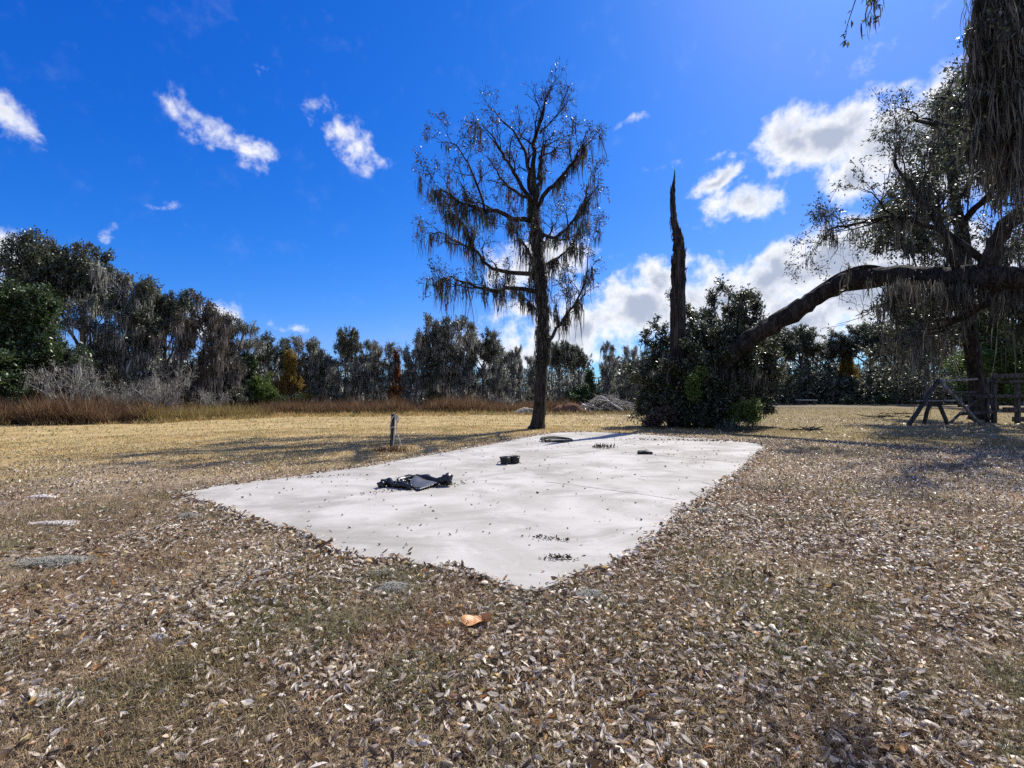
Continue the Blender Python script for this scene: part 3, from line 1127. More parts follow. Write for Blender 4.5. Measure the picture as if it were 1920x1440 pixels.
PROTO = {
    'oak0': bake(proto_oak(101, 6, 19)), 'oak1': bake(proto_oak(102, 9, 16)), 'oak2': bake(proto_oak(103, 4, 21)),
    'ever0': bake(proto_evergreen(111)), 'ever1': bake(proto_evergreen(112, 17)),
    'moss0': bake(proto_mossy(121, 11, 9)), 'moss1': bake(proto_mossy(122, 12, 8)), 'moss2': bake(proto_mossy(123, 8, 12)), 'moss3': bake(proto_mossy(124, 14, 6)),
    'bare0': bake(proto_bare(131)), 'bare1': bake(proto_bare(132)),
    'bush0': bake(proto_bush(141)), 'bush1': bake(proto_bush(142)),
}
HT = {'oak0': 10.0, 'oak1': 10.0, 'oak2': 10.0, 'ever0': 10.0, 'ever1': 10.0, 'moss0': 10.3, 'moss1': 10.3, 'moss2': 10.3, 'moss3': 10.3,
      'bare0': 4.6, 'bare1': 4.6, 'bush0': 2.9, 'bush1': 2.9}
for kk, dd in PROTO.items():      # measured heights
    HT[kk] = max(np.array([v.co.z for v in m.vertices]).max() if len(m.vertices) < 2000 else
                 (lambda a: (m.vertices.foreach_get('co', a), a.reshape(-1, 3)[:, 2].max())[1])(np.zeros(len(m.vertices) * 3, np.float32)) for m in dd.values())


def plant(kind, name, px, D, top, label, cat='tree', leafm=LEAF_OAK, woodm=BARK_GREY, mossm=MOSS, wide=1.0, rz=None, group='trees along the edge of the wood'):
    p = at(px, HORIZ, D)
    h = at(px, top, D)[2]
    s = h / HT[kind] * (1.06 if kind[:4] in ('moss', 'oak0', 'oak1', 'oak2') else 1.0)
    root = empty(name, (p[0], D, -0.05), random.uniform(0, 6.28) if rz is None else rz, (s * wide, s * wide, s))
    tag(root, label, cat, group)
    for nme, me in PROTO[kind].items():
        o_ = link_mesh(nme, me, {'trunk': woodm, 'crown': leafm, 'hanging_moss': mossm}[nme], root)
        if nme != 'trunk':
            o_['kind'] = 'stuff'
    return root


for dd in PROTO.values():
    for nme, m in dd.items():
        m.materials.append({'trunk': BARK_GREY, 'crown': LEAF_OAK, 'hanging_moss': MOSS}[nme])

FOREST = [
    ('ever0', 'evergreen_tree', 12, 25.5, 515, 'dense dark green evergreen cut off by the left edge of the picture', LEAF_GREEN, 1.15),
    ('ever1', 'evergreen_tree', 80, 26.0, 528, 'dense dark green evergreen below the tallest mossy oak', LEAF_GREEN, 1.0),
    ('ever0', 'evergreen_tree', -75, 26.0, 530, 'evergreen just outside the left edge of the wood', LEAF_GREEN, 1.2),
    ('oak0', 'mossy_oak_tree', 72, 31.0, 446, 'tallest mossy oak at the far left with a flat-topped open crown', LEAF_OAK, 0.72),
    ('oak2', 'mossy_oak_tree', 145, 31.5, 464, 'second tallest mossy oak, its flat crown leaning right of the tallest one', LEAF_OAK, 0.72),
    ('moss0', 'mossy_tree', 185, 30.0, 560, 'short mossy tree in the dip right of the two tallest oaks', LEAF_GREY, 0.9),
    ('moss2', 'mossy_tree', 232, 29.5, 505, 'mossy tree with a wispy bare top above the pale bare shrubs', LEAF_GREY, 1.1),
    ('oak1', 'mossy_oak_tree', 268, 30.5, 528, 'moss-hung dark oak just right of the wispy bare-topped tree', LEAF_OAK, 0.68),
    ('oak2', 'mossy_oak_tree', 312, 31.5, 540, 'rounded dark oak beside the brownish dead-looking mossy tree', LEAF_OAK, 0.62),
    ('moss1', 'mossy_tree', 362, 30.5, 546, 'brownish dead-looking tree thick with ragged moss', LEAF_BROWNISH, 0.85),
    ('moss2', 'mossy_tree', 408, 33.0, 588, 'thin leaning mossy tree with a drooping bare top', LEAF_BROWNISH, 0.9),
    ('moss0', 'mossy_tree', 437, 34.0, 602, 'spiky mossy tree left of the golden-leaved tree', LEAF_GREY, 1.0),
    ('ever1', 'evergreen_tree', 462, 34.5, 655, 'squat dark green tree behind the yellow-green bush', LEAF_GREEN, 1.1),
    ('oak1', 'mossy_oak_tree', 508, 37.0, 625, 'dark round-topped oak between the yellow-green bush and golden tree', LEAF_OAK, 0.75),
    ('ever1', 'golden_tree', 546, 36.5, 652, 'slender tree with golden yellow leaves among grey mossy trees', LEAF_GOLD, 0.8),
    ('moss3', 'mossy_tree', 574, 38.5, 630, 'grey mossy tree just right of the golden-leaved tree', LEAF_GREY, 1.0),
    ('moss1', 'mossy_tree', 612, 39.0, 645, 'grey mossy tree second to the right of the golden-leaved tree', LEAF_GREY, 1.1),
    ('oak0', 'mossy_oak_tree', 648, 40.0, 614, 'taller dark oak midway between the golden and rust-leaved trees', LEAF_OAK, 0.62),
    ('moss0', 'mossy_tree', 686, 40.5, 640, 'grey mossy tree third to the left of the rust-leaved tree', LEAF_GREY, 1.1),
    ('moss3', 'mossy_tree', 716, 41.0, 642, 'grey mossy tree touching the left side of the rust-leaved tree', LEAF_GREY, 1.0),
    ('ever0', 'rust_tree', 744, 42.0, 648, 'small tree with rust orange leaves at the top of the wood', LEAF_RUST, 0.5),
    ('moss2', 'mossy_tree', 772, 42.0, 655, 'grey mossy tree touching the right side of the rust-leaved tree', LEAF_GREY, 1.1),
    ('moss1', 'mossy_tree', 800, 42.5, 588, 'tall crooked mossy tree, left one of the close pair above the post', LEAF_OAK, 0.85),
    ('moss3', 'mossy_tree', 828, 43.0, 596, 'tall crooked mossy tree, right one of the close pair above the post', LEAF_OAK, 0.8),
    ('moss0', 'mossy_tree', 868, 42.5, 598, 'tall mossy tree under the lowest left branch of the big tree', LEAF_OAK, 0.95),
    ('oak1', 'mossy_oak_tree', 905, 43.5, 618, 'dark mossy oak second to the left of the big tree trunk', LEAF_OAK, 0.7),
    ('moss1', 'mossy_tree', 946, 43.5, 626, 'pale-stemmed mossy tree nearest the big tree trunk on its left', LEAF_GREY, 0.85),
    ('moss2', 'mossy_tree', 974, 44.0, 650, 'thin bent snaggy tree close beside the big tree trunk', LEAF_GREY, 0.5),
    ('moss3', 'mossy_tree', 1003, 47.0, 668, 'short grey tree directly behind the big tree trunk', LEAF_GREY, 1.1),
    ('oak2', 'mossy_oak_tree', 1050, 45.5, 640, 'dark leafy oak just right of the big tree trunk', LEAF_OAK, 0.7),
    ('oak0', 'mossy_oak_tree', 1084, 47.0, 652, 'dark leafy oak behind the left end of the brush pile', LEAF_OAK, 0.7),
    ('ever1', 'evergreen_tree', 1108, 46.0, 690, 'short green tree behind the left end of the brush pile', LEAF_GREEN, 0.9),
    ('moss0', 'mossy_tree', 1140, 46.5, 643, 'thin ragged mossy tree rising straight above the brush pile', LEAF_GREY, 0.7),
    ('moss3', 'mossy_tree', 1184, 47.0, 648, 'thin ragged mossy tree above the right end of the brush pile', LEAF_GREY, 0.7),
    ('oak1', 'mossy_oak_tree', 1222, 49.0, 655, 'dark oak partly hidden behind the left side of the bushy oak', LEAF_OAK, 0.9),
    ('oak2', 'mossy_oak_tree', 1300, 58.0, 640, 'distant oak hidden behind the broken trunk', LEAF_OAK, 1.0),
    ('oak0', 'distant_oak_tree', 1455, 67.0, 622, 'distant dark oak emerging right of the bushy oak', LEAF_OAK, 1.0),
    ('oak2', 'distant_oak_tree', 1502, 68.0, 612, 'distant round oak under the middle of the great bent limb', LEAF_OAK, 1.0),
    ('oak1', 'distant_oak_tree', 1548, 70.0, 622, 'distant dark oak left of the golden-brown distant tree', LEAF_GREY, 1.0),
    ('ever0', 'distant_golden_tree', 1588, 69.0, 630, 'distant golden-brown tree in the dark treeline on the right', LEAF_GOLD, 0.7),
    ('oak0', 'distant_oak_tree', 1630, 66.0, 606, 'distant bushy oak right of the golden-brown distant tree', LEAF_OAK, 1.0),
    ('oak2', 'distant_oak_tree', 1682, 64.0, 612, 'distant oak meeting the moss curtain of the right-hand oak', LEAF_OAK, 1.0),
    ('oak1', 'distant_oak_tree', 1735, 60.0, 600, 'shaded oak seen through moss left of the right-hand trunk', LEAF_GREY, 1.0),
    ('ever1', 'lime_tree', 1868, 44.0, 548, 'bright lime green tree behind the right-hand oak trunk', LEAF_LIME, 1.0),
    ('ever0', 'lime_tree', 1940, 40.0, 520, 'bright lime green tree at the right edge behind the plank fence', LEAF_LIME, 1.1),
    ('oak2', 'distant_oak_tree', 1800, 52.0, 590, 'shaded oak behind the timber frame', LEAF_OAK, 1.0),
    ('oak0', 'distant_oak_tree', 2040, 46.0, 540, 'shaded oak past the right edge of the picture', LEAF_OAK, 1.0),
    ('oak1', 'mossy_oak_tree', -170, 28.0, 480, 'mossy oak past the left edge of the picture', LEAF_OAK, 1.0),
]
for (kind, nme, px, D, top, lab, lm, wide) in FOREST:
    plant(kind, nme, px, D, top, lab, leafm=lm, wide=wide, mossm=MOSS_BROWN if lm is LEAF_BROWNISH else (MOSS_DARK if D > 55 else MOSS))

for kind, px, D, top, wide, lab in [
        ('bare0', 128, 24.8, 640, 0.78, 'wide pale leafless shrub in front of the dark evergreens'),
        ('bare1', 300, 26.4, 678, 0.85, 'pale leafless shrub with tangled twigs in front of the dark oaks'),
        ('bare0', 395, 29.5, 712, 0.9, 'low pale leafless shrub beside the straw-coloured grass'),
        ('bare1', 222, 26.2, 712, 0.8, 'small grey leafless shrub between two larger bare shrubs'),
        ('bare0', 945, 40.5, 735, 1.6, 'low grey leafless brush left of the big tree trunk')]:
    plant(kind, 'bare_shrub', px, D, top, lab, 'shrub', LEAF_GREY, TWIG_PALE, MOSS, wide, group='leafless shrubs in front of the wood')
for kind, px, D, top, wide, lm, lab in [
        ('bush0', 491, 34.0, 692, 0.7, LEAF_LIME, 'tall yellow-green bush standing out against grey trees'),
        ('bush1', 520, 34.5, 735, 1.0, LEAF_GREEN, 'bright green bush below the golden-leaved tree'),
        ('bush1', 560, 36.0, 735, 0.9, LEAF_GREEN, 'small green bush right below the golden-leaved tree'),
        ('bush0', 448, 33.0, 715, 1.1, LEAF_GREY, 'grey-green bush left of the yellow-green bush'),
        ('bush1', 815, 41.0, 728, 1.0, LEAF_GREEN, 'green bush under the close pair of tall mossy trees'),
        ('bush0', 1085, 45.0, 715, 1.3, LEAF_GREEN, 'green bush behind the left end of the brush pile'),
        ('bush0', 1590, 60.0, 738, 1.2, LEAF_GREEN, 'low green bush at the foot of the distant treeline'),
        ('bush1', 1660, 58.0, 735, 1.6, LEAF_GREEN, 'low green bush left of the timber frame'),
        ('bush0', 1490, 62.0, 742, 1.6, LEAF_OAK, 'low dark bush at the far edge of the lawn right of the bushy oak'),
        ('bush1', 640, 38.5, 735, 1.2, LEAF_GREY, 'grey-green bush at the foot of the tallest oak between golden and rust trees'),
        ('bush0', 705, 39.5, 740, 1.4, LEAF_GREY, 'grey-green bush behind the reddish weeds above the post')]:
    plant(kind, 'bush', px, D, top, lab, 'bush', lm, BARK_GREY, MOSS, wide, group='bushes at the foot of the wood')

# the depth of the wood behind the first rows: one dark mass of stems, foliage and moss
wd_w, wd_l, wd_m = MB(), MB(), MB()
line = [(-420, 36, 7.0), (0, 36, 5.8), (250, 37, 5.6), (420, 41, 6.0), (700, 48, 5.6), (1000, 54, 5.7), (1240, 60, 6.4), (1420, 74, 10.0), (1700, 72, 10.5), (1950, 58, 10.5), (2350, 55, 12.0)]
for k in range(860):
    s = random.random() * (len(line) - 1)
    i = int(s)
    f = s - i
    px, D, h = [line[i][c] * (1 - f) + line[i + 1][c] * f for c in range(3)]
    D += random.uniform(-1.0, 9.0)
    h *= random.uniform(0.55, 1.12)
    p = at(px, HORIZ, D)
    bx, by = p[0], D
    pts = trunk_path(k + 900, h, 0.06, 6, (bx, by, -0.05))
    tube(wd_w, pts, np.linspace(0.11, 0.03, 6), 4, cap=False)
    n = 115
    t = rng.uniform(0.0, 1.0, n) ** 1.15
    rr = 1.5 * (1 - 0.55 * t) * np.sqrt(rng.uniform(0, 1, n))
    a = rng.uniform(0, 6.28, n)
    i2 = np.minimum((t * 5).astype(int), 5)
    P = pts[i2] + np.stack([np.cos(a) * rr, np.sin(a) * rr, rng.normal(0, 0.4, n)], -1)
    P[:, 2] = np.maximum(P[:, 2], 0.1)
    leaves(wd_l, P, 0.43 if D < 60 else 0.56)
    strands(wd_m, P[:22], rng.uniform(0.5, 1.6, 22), rng.uniform(0.09, 0.18, 22))
n = 42000
upx = rng.uniform(1150, 2300, n)
uD = np.interp(upx, [1150, 1300, 1450, 1800, 2300], [50, 60, 66, 62, 50]) + rng.uniform(0, 7, n)
uz = rng.uniform(0, 1, n) ** 1.2 * (3.2 + 3.0 * vnoise(upx * 0.02, uD * 0.2, 71))
leaves(wd_l, np.stack([(upx - CX) / F * uD, uD, uz], -1), 0.60)
wood = wd_w.obj('woodland', BARK_GREY)
tag(wood, 'dense dark mass of mossy trees deep inside the wood', 'woods', kind='stuff')
for mbx, nme, mt in ((wd_l, 'foliage', LEAF_GREY), (wd_m, 'moss', MOSS)):
    tag(mbx.obj(nme, mt, wood), kind='stuff')

# dead weeds and straw along the edge of the wood
def weed_strip(name, line, n, h0, mat, label, cat, w=0.02, deep=3.0, tuft=5):
    mb = MB()
    s = rng.uniform(0, len(line) - 1, n)
    i = np.minimum(s.astype(int), len(line) - 2)
    L = np.array(line, float)
    c = L[i] * (1 - (s - i))[:, None] + L[i + 1] * (s - i)[:, None]
    D = c[:, 1] + rng.uniform(0, 1, n) ** 1.3 * deep + (vnoise(c[:, 0] * 0.03, c[:, 0] * 0 + 3.3, 60) - 0.5) * 1.6
    x = (c[:, 0] - CX) / F * D
    h = c[:, 2] * h0 * rng.uniform(0.5, 1.1, n) * (0.55 + 0.8 * vnoise(x * 0.7, D * 0.7, 61))
    base = np.stack([x, D, np.full(n, -0.03)], -1)
    for k in range(tuft):
        d = rng.normal(0, 1, (n, 3)) * (0.22 if k == 0 else 0.5)
        d[:, 2] = 1
        d = unit(d)
        st = base + d * h[:, None] * rng.uniform(0, 0.55 if k else 0.0, n)[:, None] + rng.normal(0, 0.03, (n, 3)) * np.array([1, 1, 0])
        Lk = h * rng.uniform(0.35, 1.0, n)
        aa = rng.uniform(0, 6.28, n)
        sd = np.stack([np.cos(aa), np.sin(aa), np.zeros(n)], -1) * w
        tip = st + d * Lk[:, None] + rng.normal(0, 0.10, (n, 3))
        V = np.stack([st - sd * .8, st + sd * .8, tip], 1).reshape(-1, 3)
        mb.add(V, None, np.arange(n * 3).reshape(n, 3))
    return tag(mb.obj(name, mat), label, cat, kind='stuff')


weed_strip('dead_weeds', [(-260, 22.2, 1.25), (0, 22.4, 1.2), (150, 23.0, 1.15), (290, 24.6, 0.95), (420, 29.0, 0.75), (560, 33.0, 0.9), (700, 34.5, 1.05), (880, 35.5, 1.1), (1060, 38.0, 0.85), (1100, 39.5, .4)],
           13000, 1.0, WEED, 'thick band of dead reddish brown weeds along the wood', 'weeds', 0.016, 4.0, 9)
weed_strip('straw_grass', [(270, 24.2, 0.9), (340, 25.2, 0.9), (420, 27.5, 0.8), (520, 32.0, 0.7), (640, 34.0, 0.5), (800, 34.5, 0.45), (1000, 37.0, 0.5), (1110, 38.5, .4), (1230, 38, .3)],
           5200, 0.9, STRAW, 'pale straw-coloured tall grass at the edge of the lawn', 'grass', 0.022, 1.8, 4)
weed_strip('rough_grass', [(-100, 21.7, .35), (300, 23.6, .35), (560, 30.0, .35), (900, 32.0, .35), (1200, 33.0, .3)],
           5000, 0.7, BLADE, 'uneven tufts of drab grass where the lawn meets the weeds', 'grass', 0.02, 3.2, 4)

# ------------------------------------------------------------------ the tall moss-hung tree behind the slab
D0 = 20.2
HP = dict(levels=3, n=[7, 5, 4], t0=[0.22, 0.25, 0.2], ang=[(0.45, 1.15), (0.4, 1.1), (0.4, 1.1)], up=[0.3, 0.2, 0.15], len=[1.45, 0.85, 0.5],
          rmax=[0.045, 0.02, 0.011], rmin=0.0055, wander=0.26, trop=[0.03, 0.05, 0.05, 0.0], leaf=[1, 1.0, 3.2, 5.0], lspread=0.06,
          moss=[3.5, .4, .05, 0], mlen=0.55, short=0.35)
TOPP = dict(HP, leaf=[0, .2, .9, 1.7], moss=[2.0, .2, .0, 0.0], mlen=0.45, up=[0.6, 0.4, 0.25])
HEAVY = dict(HP, moss=[24, 1.2, 0.12, 0.0], mlen=0.75, leaf=[1, 2, 4.5, 6.5])
T = Tree(501)
tr_pts = [(1006, 803, .42), (1009, 790, .29), (1013, 740, .245), (1016, 680, .228), (1018, 620, .22), (1016, 560, .21), (1012, 500, .20), (1006, 440, .19), (1001, 395, .165), (1000, 365, .12)]
ctrl = np.array([np.r_[at(x, y, D0), r] for x, y, r in tr_pts])
ctrl[0][2] = -0.1
pp = smooth_path(ctrl, 60)
tube(T.wood, pp[:, :3], pp[:, 3], 18, 0.055, r=T.g)


def L3(*pts):
    return [at(x, y, D0 + dz) for x, y, dz in pts]


LIMBS = [
    (L3((999, 395, 0), (993, 335, .2), (990, 300, .5), (978, 268, .9), (950, 232, 1.4), (915, 198, 1.7)), .12, .015, TOPP),
    (L3((1000, 400, 0), (1010, 340, -.2), (1015, 295, -.3), (1022, 272, -.35)), .11, .06, HP),
    (L3((1001, 395, 0), (1003, 310, .1), (1004, 255, .1), (1014, 225, .0), (1022, 195, -.2), (1032, 160, -.3)), .13, .012, TOPP),
    (L3((1012, 250, .0), (1030, 232, .2), (1050, 210, .5), (1066, 190, .7)), .035, .010, TOPP),
    (L3((1004, 392, 0), (1036, 350, -.5), (1066, 315, -.9), (1080, 290, -1.2), (1100, 265, -1.5)), .11, .015, HEAVY),
    (L3((996, 385, 0), (966, 325, -.6), (948, 300, -1.0), (930, 268, -1.3), (905, 235, -1.6)), .10, .015, HP),
    (L3((1000, 415, 0), (945, 402, -.3), (908, 392, -.6), (872, 384, -.8), (838, 364, -1.1), (806, 358, -1.3)), .12, .012, HEAVY),
    (L3((908, 392, -.6), (898, 355, -.4), (882, 318, -.2), (864, 285, .1), (848, 268, .3), (818, 266, .4)), .06, .010, HP),
    (L3((996, 372, 0), (955, 352, .8), (930, 318, 1.2), (912, 290, 1.5)), .08, .014, HP),
    (L3((1005, 430, 0), (1034, 446, -.4), (1056, 436, -.8), (1078, 410, -1.1), (1094, 378, -1.4), (1104, 345, -1.5)), .09, .012, HEAVY),
    (L3((1012, 548, 0), (965, 541, -.7), (922, 545, -1.3), (880, 532, -1.7), (848, 522, -2.0), (818, 528, -2.2)), .11, .012, HEAVY),
    (L3((1009, 515, 0), (962, 512, .6), (922, 502, 1.0), (890, 470, 1.4), (860, 455, 1.6), (830, 436, 1.8), (806, 440, 1.9)), .11, .012, HEAVY),
    (L3((890, 470, 1.4), (878, 440, 1.3), (862, 412, 1.1), (840, 395, 1.0)), .05, .012, HEAVY),
    (L3((1020, 662, 0), (1044, 616, -.3), (1062, 590, -.5), (1086, 558, -.8), (1100, 512, -1.0), (1106, 455, -1.1)), .085, .012, HEAVY),
    (L3((1014, 500, 0), (1040, 486, .6), (1062, 470, .9), (1080, 440, 1.1), (1094, 410, 1.3)), .07, .012, HEAVY),
    (L3((1014, 520, 0), (990, 470, -1.0), (968, 440, -1.6), (950, 420, -2.0)), .07, .012, HEAVY),
    (L3((1013, 480, 0), (1030, 440, 1.0), (1046, 410, 1.6)), .07, .012, HP),
    (L3((1016, 590, 0), (990, 565, .4), (975, 548, .7), (960, 540, .9)), .05, .012, HEAVY),
]
for c, r0, r1, P in LIMBS:
    T.limb(c, r0, r1, P, n=16, k=7)
# shaggy fern and moss coat on the upper trunk
idx = T.g.integers(20, 58, 900)
a = T.g.uniform(0, 6.28, 900)
cp = pp[idx, :3] + np.stack([np.cos(a), np.sin(a), np.zeros(900)], -1) * pp[idx, 3][:, None] * 1.02
T.lp.append(cp[:620] + T.g.normal(0, .03, (620, 3)))
T.ld.append(np.stack([np.cos(a), np.sin(a), np.zeros(900)], -1)[:620])
T.mp.append(cp[500:])
T.ml.append(T.g.uniform(.2, .8, 400))
T.finish(0.10, 0.024, 14, 0.06)
root = empty('moss_hung_tree', (0, 0, 0))
tag(root, 'tall sparse tree hung with dark moss standing behind the concrete slab', 'tree')
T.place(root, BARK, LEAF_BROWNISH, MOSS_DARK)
# keep the Empty at the tree's base
base = at(1006, 803, D0)


def rebase(root, p):
    root.location = (p[0], p[1], 0)
    for ch in root.children:
        ch.location = (-p[0], -p[1], 0)


rebase(root, base)

# ------------------------------------------------------------------ broken trunk
DS = 21.5
root = empty('broken_trunk', (0, 0, 0))
tag(root, 'tall branchless dead trunk with a splintered top rising from the bushy oak', 'dead tree')
mb = MB()
sp = [(1271, 806, .48), (1271, 770, .41), (1271, 700, .37), (1271, 625, .335), (1271, 560, .315), (1272, 520, .30), (1273, 490, .27), (1273, 465, .24), (1272, 447, .215), (1268, 432, .17), (1264, 415, .14), (1262, 395, .125), (1261, 370, .12), (1262, 352, .085), (1264, 338, .05), (1265, 318, .012)]
ctrl = np.array([np.r_[at(x, y, DS), r] for x, y, r in sp])
ctrl[0][2] = -0.1
pp = smooth_path(ctrl, 90)
tube(mb, pp[:, :3], pp[:, 3], 20, 0.075, r=np.random.default_rng(5))
mb.obj('trunk', DEADWOOD, root)
gg = np.random.default_rng(77)
for (x0, y0, x1, y1, r0, dz) in [(1277, 468, 1277, 424, .10, -.12), (1281, 480, 1280, 438, .08, .1), (1281, 490, 1287, 463, .06, -.1), (1262, 520, 1259, 476, .10, -.1), (1264, 470, 1263, 440, .07, .12),
                             (1259, 392, 1258, 346, .06, 0), (1268, 445, 1272, 418, .07, .1), (1277, 492, 1283, 452, .08, .15), (1282, 508, 1291, 500, .035, 0), (1266, 495, 1264, 455, .08, -.18), (1279, 530, 1284, 488, .07, -.15), (1274, 450, 1274, 428, .07, -.05)]:
    m1 = MB()
    p0, p1 = at(x0, y0, DS + dz), at(x1, y1, DS + dz)
    tt = np.linspace(0, 1, 7)[:, None]
    pts = p0 + (p1 - p0) * tt + gg.normal(0, .015, (7, 3))
    tube(m1, pts, r0 * (1 - tt[:, 0]) ** 0.7 + 0.006, 6, 0.15, r=gg)
    m1.obj('splinter', DEADWOOD, root)
m1 = MB()
m2 = MB()
P = np.array([at(1253 + gg.normal(0, 4), 553 + gg.normal(0, 7), DS + gg.normal(0, .15)) for _ in range(60)])
leaves(m2, P, .11)
m2.obj('sprout_leaves', LEAF_OAK, root)['kind'] = 'stuff'
m1 = MB()
si = gg.integers(20, 66, 60)
sa = gg.uniform(0, 6.28, 60)
moss_at(m1, pp[si, :3] + np.stack([np.cos(sa), np.sin(sa), np.zeros(60)], -1) * pp[si, 3][:, None] * 1.03, np.full(60, .45), .03, 4, .015, gg)
m1.obj('bark_shreds', MOSS_DARK, root)['kind'] = 'stuff'
rebase(root, at(1271, 800, DS))

# ------------------------------------------------------------------ great oak off to the right, its limb bending down into the bushy regrowth
T = Tree(601)
root = empty('great_oak', (0, 0, 0))
tag(root, 'huge live oak whose thick bent limb arches down to the ground', 'tree')
GP = dict(levels=3, n=[8, 6, 5], t0=[0.3, 0.25, 0.2], ang=[(0.5, 1.2), (0.5, 1.1), (0.4, 1.2)], up=[0.25, 0.15, 0.05], len=[2.2, 1.2, 0.6],
          rmax=[0.06, 0.025, 0.012], rmin=0.006, wander=0.25, trop=[0.0, 0.02, 0.0, -0.02], leaf=[0, 1, 4, 9], lspread=0.06,
          moss=[8, 1.2, 0.12, 0.0], mlen=0.9, short=0.3)
NOP = dict(GP, leaf=[0, 0, 0, 0], moss=[3, 0, 0, 0])
TB = np.array([20.5, 14.6, 0])
tp = smooth_path(np.array([np.r_[TB + np.array(v[:3]), v[3]] for v in [(0.3, .2, -.2, 1.3), (0.2, 0.1, .6, 1.0), (0, 0, 2.2, .85), (-.2, 0, 4.0, .82), (-.2, .2, 6.0, .7), (0.2, .3, 9.0, .5), (0.6, .3, 12.0, .25)]]), 40)
tube(T.wood, tp[:, :3], tp[:, 3], 20, 0.05, r=T.g)
bl = [(20.4, 14.6, 4.3, .46), (18.2, 14.0, 4.6, .36), (16.2, 13.9, 4.9, .29), (15.1, 14.1, 5.0, .31), (14.7, 15.2, 5.25, .36), (14.4, 16.4, 5.6, .355), (13.9, 18.0, 5.95, .35), (13.0, 18.9, 5.75, .35), (11.9, 19.5, 5.0, .355), (11.0, 19.9, 4.35, .36), (10.1, 20.3, 3.7, .37), (9.3, 20.8, 2.7, .38), (8.9, 21.1, 1.3, .42), (8.8, 21.2, -.1, .55)]
bp = smooth_path(np.array(bl), 90)
bp[1:-1, :3] += T.g.normal(0, .02, (88, 3))
bp[:, 3] *= 1 + 0.07 * np.sin(np.linspace(0, 31, 90)) * T.g.uniform(.3, 1, 90)
tube(T.wood, bp[:, :3], bp[:, 3], 18, 0.075, r=T.g)
# a slimmer second strand lying on the limb's back
q = smooth_path(np.array([at(1470, 592, 19.7), at(1530, 545, 19.2), at(1580, 515, 18.8), at(1625, 502, 18.2), at(1670, 508, 17.8)]), 24)
tube(T.wood, q, np.concatenate([np.linspace(.06, .15, 12), np.linspace(.15, .10, 12)]), 8, .08, r=T.g)
for c, r0, r1, P in [
        ([(14.8, 14.6, 5.3), (15.0, 14.4, 6.2), (15.4, 14.2, 7.0), (16.6, 14.0, 8.0), (18.5, 14.0, 9.2)], .25, .17, GP),
        ([(14.9, 14.6, 5.5), (14.3, 15.4, 6.8), (13.6, 16.2, 7.6), (12.9, 17.2, 7.8), (12.2, 18.0, 7.8)], .11, .03, GP),
        ([(14.6, 15.3, 5.4), (13.9, 15.0, 6.6), (13.2, 15.2, 8.0), (12.8, 15.6, 9.3)], .12, .03, GP),
        ([(14.8, 14.2, 4.9), (14.9, 14.8, 4.3), (14.8, 15.6, 3.9), (14.9, 16.8, 3.6)], .14, .04, GP),
        ([(14.3, 16.6, 5.6), (13.5, 16.3, 4.9), (12.6, 16.0, 4.5), (11.6, 15.8, 4.1)], .05, .012, dict(GP, n=[3, 3, 3], leaf=[0, .3, 1, 2], moss=[2, .5, .2, 0]))]:
    T.limb(c, r0, r1, P, n=14, k=9)
for k in range(7):                       # crown over the trunk, out of the picture
    a = -0.9 + k * 0.55
    e = TB + np.array([6 * math.cos(a), 6 * math.sin(a), 12.5 + 2 * (k % 2)])
    T.limb([tp[28, :3], (tp[28, :3] + e) / 2 + np.array([0, 0, .8]), e], .3, .06, dict(GP, n=[9, 5, 4], leaf=[0, 1, 3, 6]), n=10, k=7)
# limb overhead reaching towards the camera with the heavy moss curtains in the corner of the picture
ov = smooth_path(np.array([[20.3, 14.6, 7.0], [16.0, 12.5, 9.6], [12.0, 10.2, 10.6], [9.4, 8.8, 10.4], [7.6, 7.6, 9.9], [6.2, 6.8, 9.3]]), 30)
tube(T.wood, ov, np.linspace(.35, .05, 30), 9, .06, r=T.g)
T.dress(ov[10:], 2, GP)
HANG = dict(GP, levels=3, up=[-0.6, -0.6, -0.5], trop=[-0.1, -0.12, -0.12, -0.15], leaf=[0, 2, 5, 9], moss=[22, 9, 2.0, 0.3], mlen=0.9, len=[1.6, 1.0, 0.5])
for c in ([at(1850, -60, 8.3), at(1842, 60, 8.2), at(1850, 140, 8.1), at(1868, 230, 8.1)],
          [at(1905, -60, 8.8), at(1895, 80, 8.7), at(1890, 180, 8.6), at(1885, 280, 8.6)],
          [at(1870, -80, 8.0), at(1868, 60, 8.0), at(1880, 180, 8.0)],
          [at(1960, -60, 9.0), at(1945, 100, 8.9), at(1930, 220, 8.8)]):
    T.limb(c, .07, .02, dict(HANG, n=[9, 4, 3], len=[0.7, 0.45, 0.3], moss=[120, 7, .8, .0], mlen=0.55, leaf=[0, 1, 3, 5]), n=12, k=6)
for c in ([at(1640, -90, 7.4), at(1618, -40, 7.3), at(1600, 10, 7.2), at(1584, 62, 7.15)],
          [at(1640, -60, 7.4), at(1640, -30, 7.3), at(1635, 10, 7.2), at(1622, 45, 7.1)]):
    T.limb(c, .015, .004, dict(HANG, n=[3, 2, 1], len=[.25, .15, .1], rmax=[.008, .005, .004], rmin=.002, leaf=[4, 3, 2, 2], moss=[1.5, .2, .0, 0], mlen=.3, lspread=.03), n=8, k=4, rough=0)
tube(T.wood, smooth_path(np.array([[7.6, 7.6, 9.9], at(1660, -120, 7.6), at(1640, -90, 7.4), at(1600, -80, 7.4)]), 12), np.linspace(.06, .012, 12), 5)
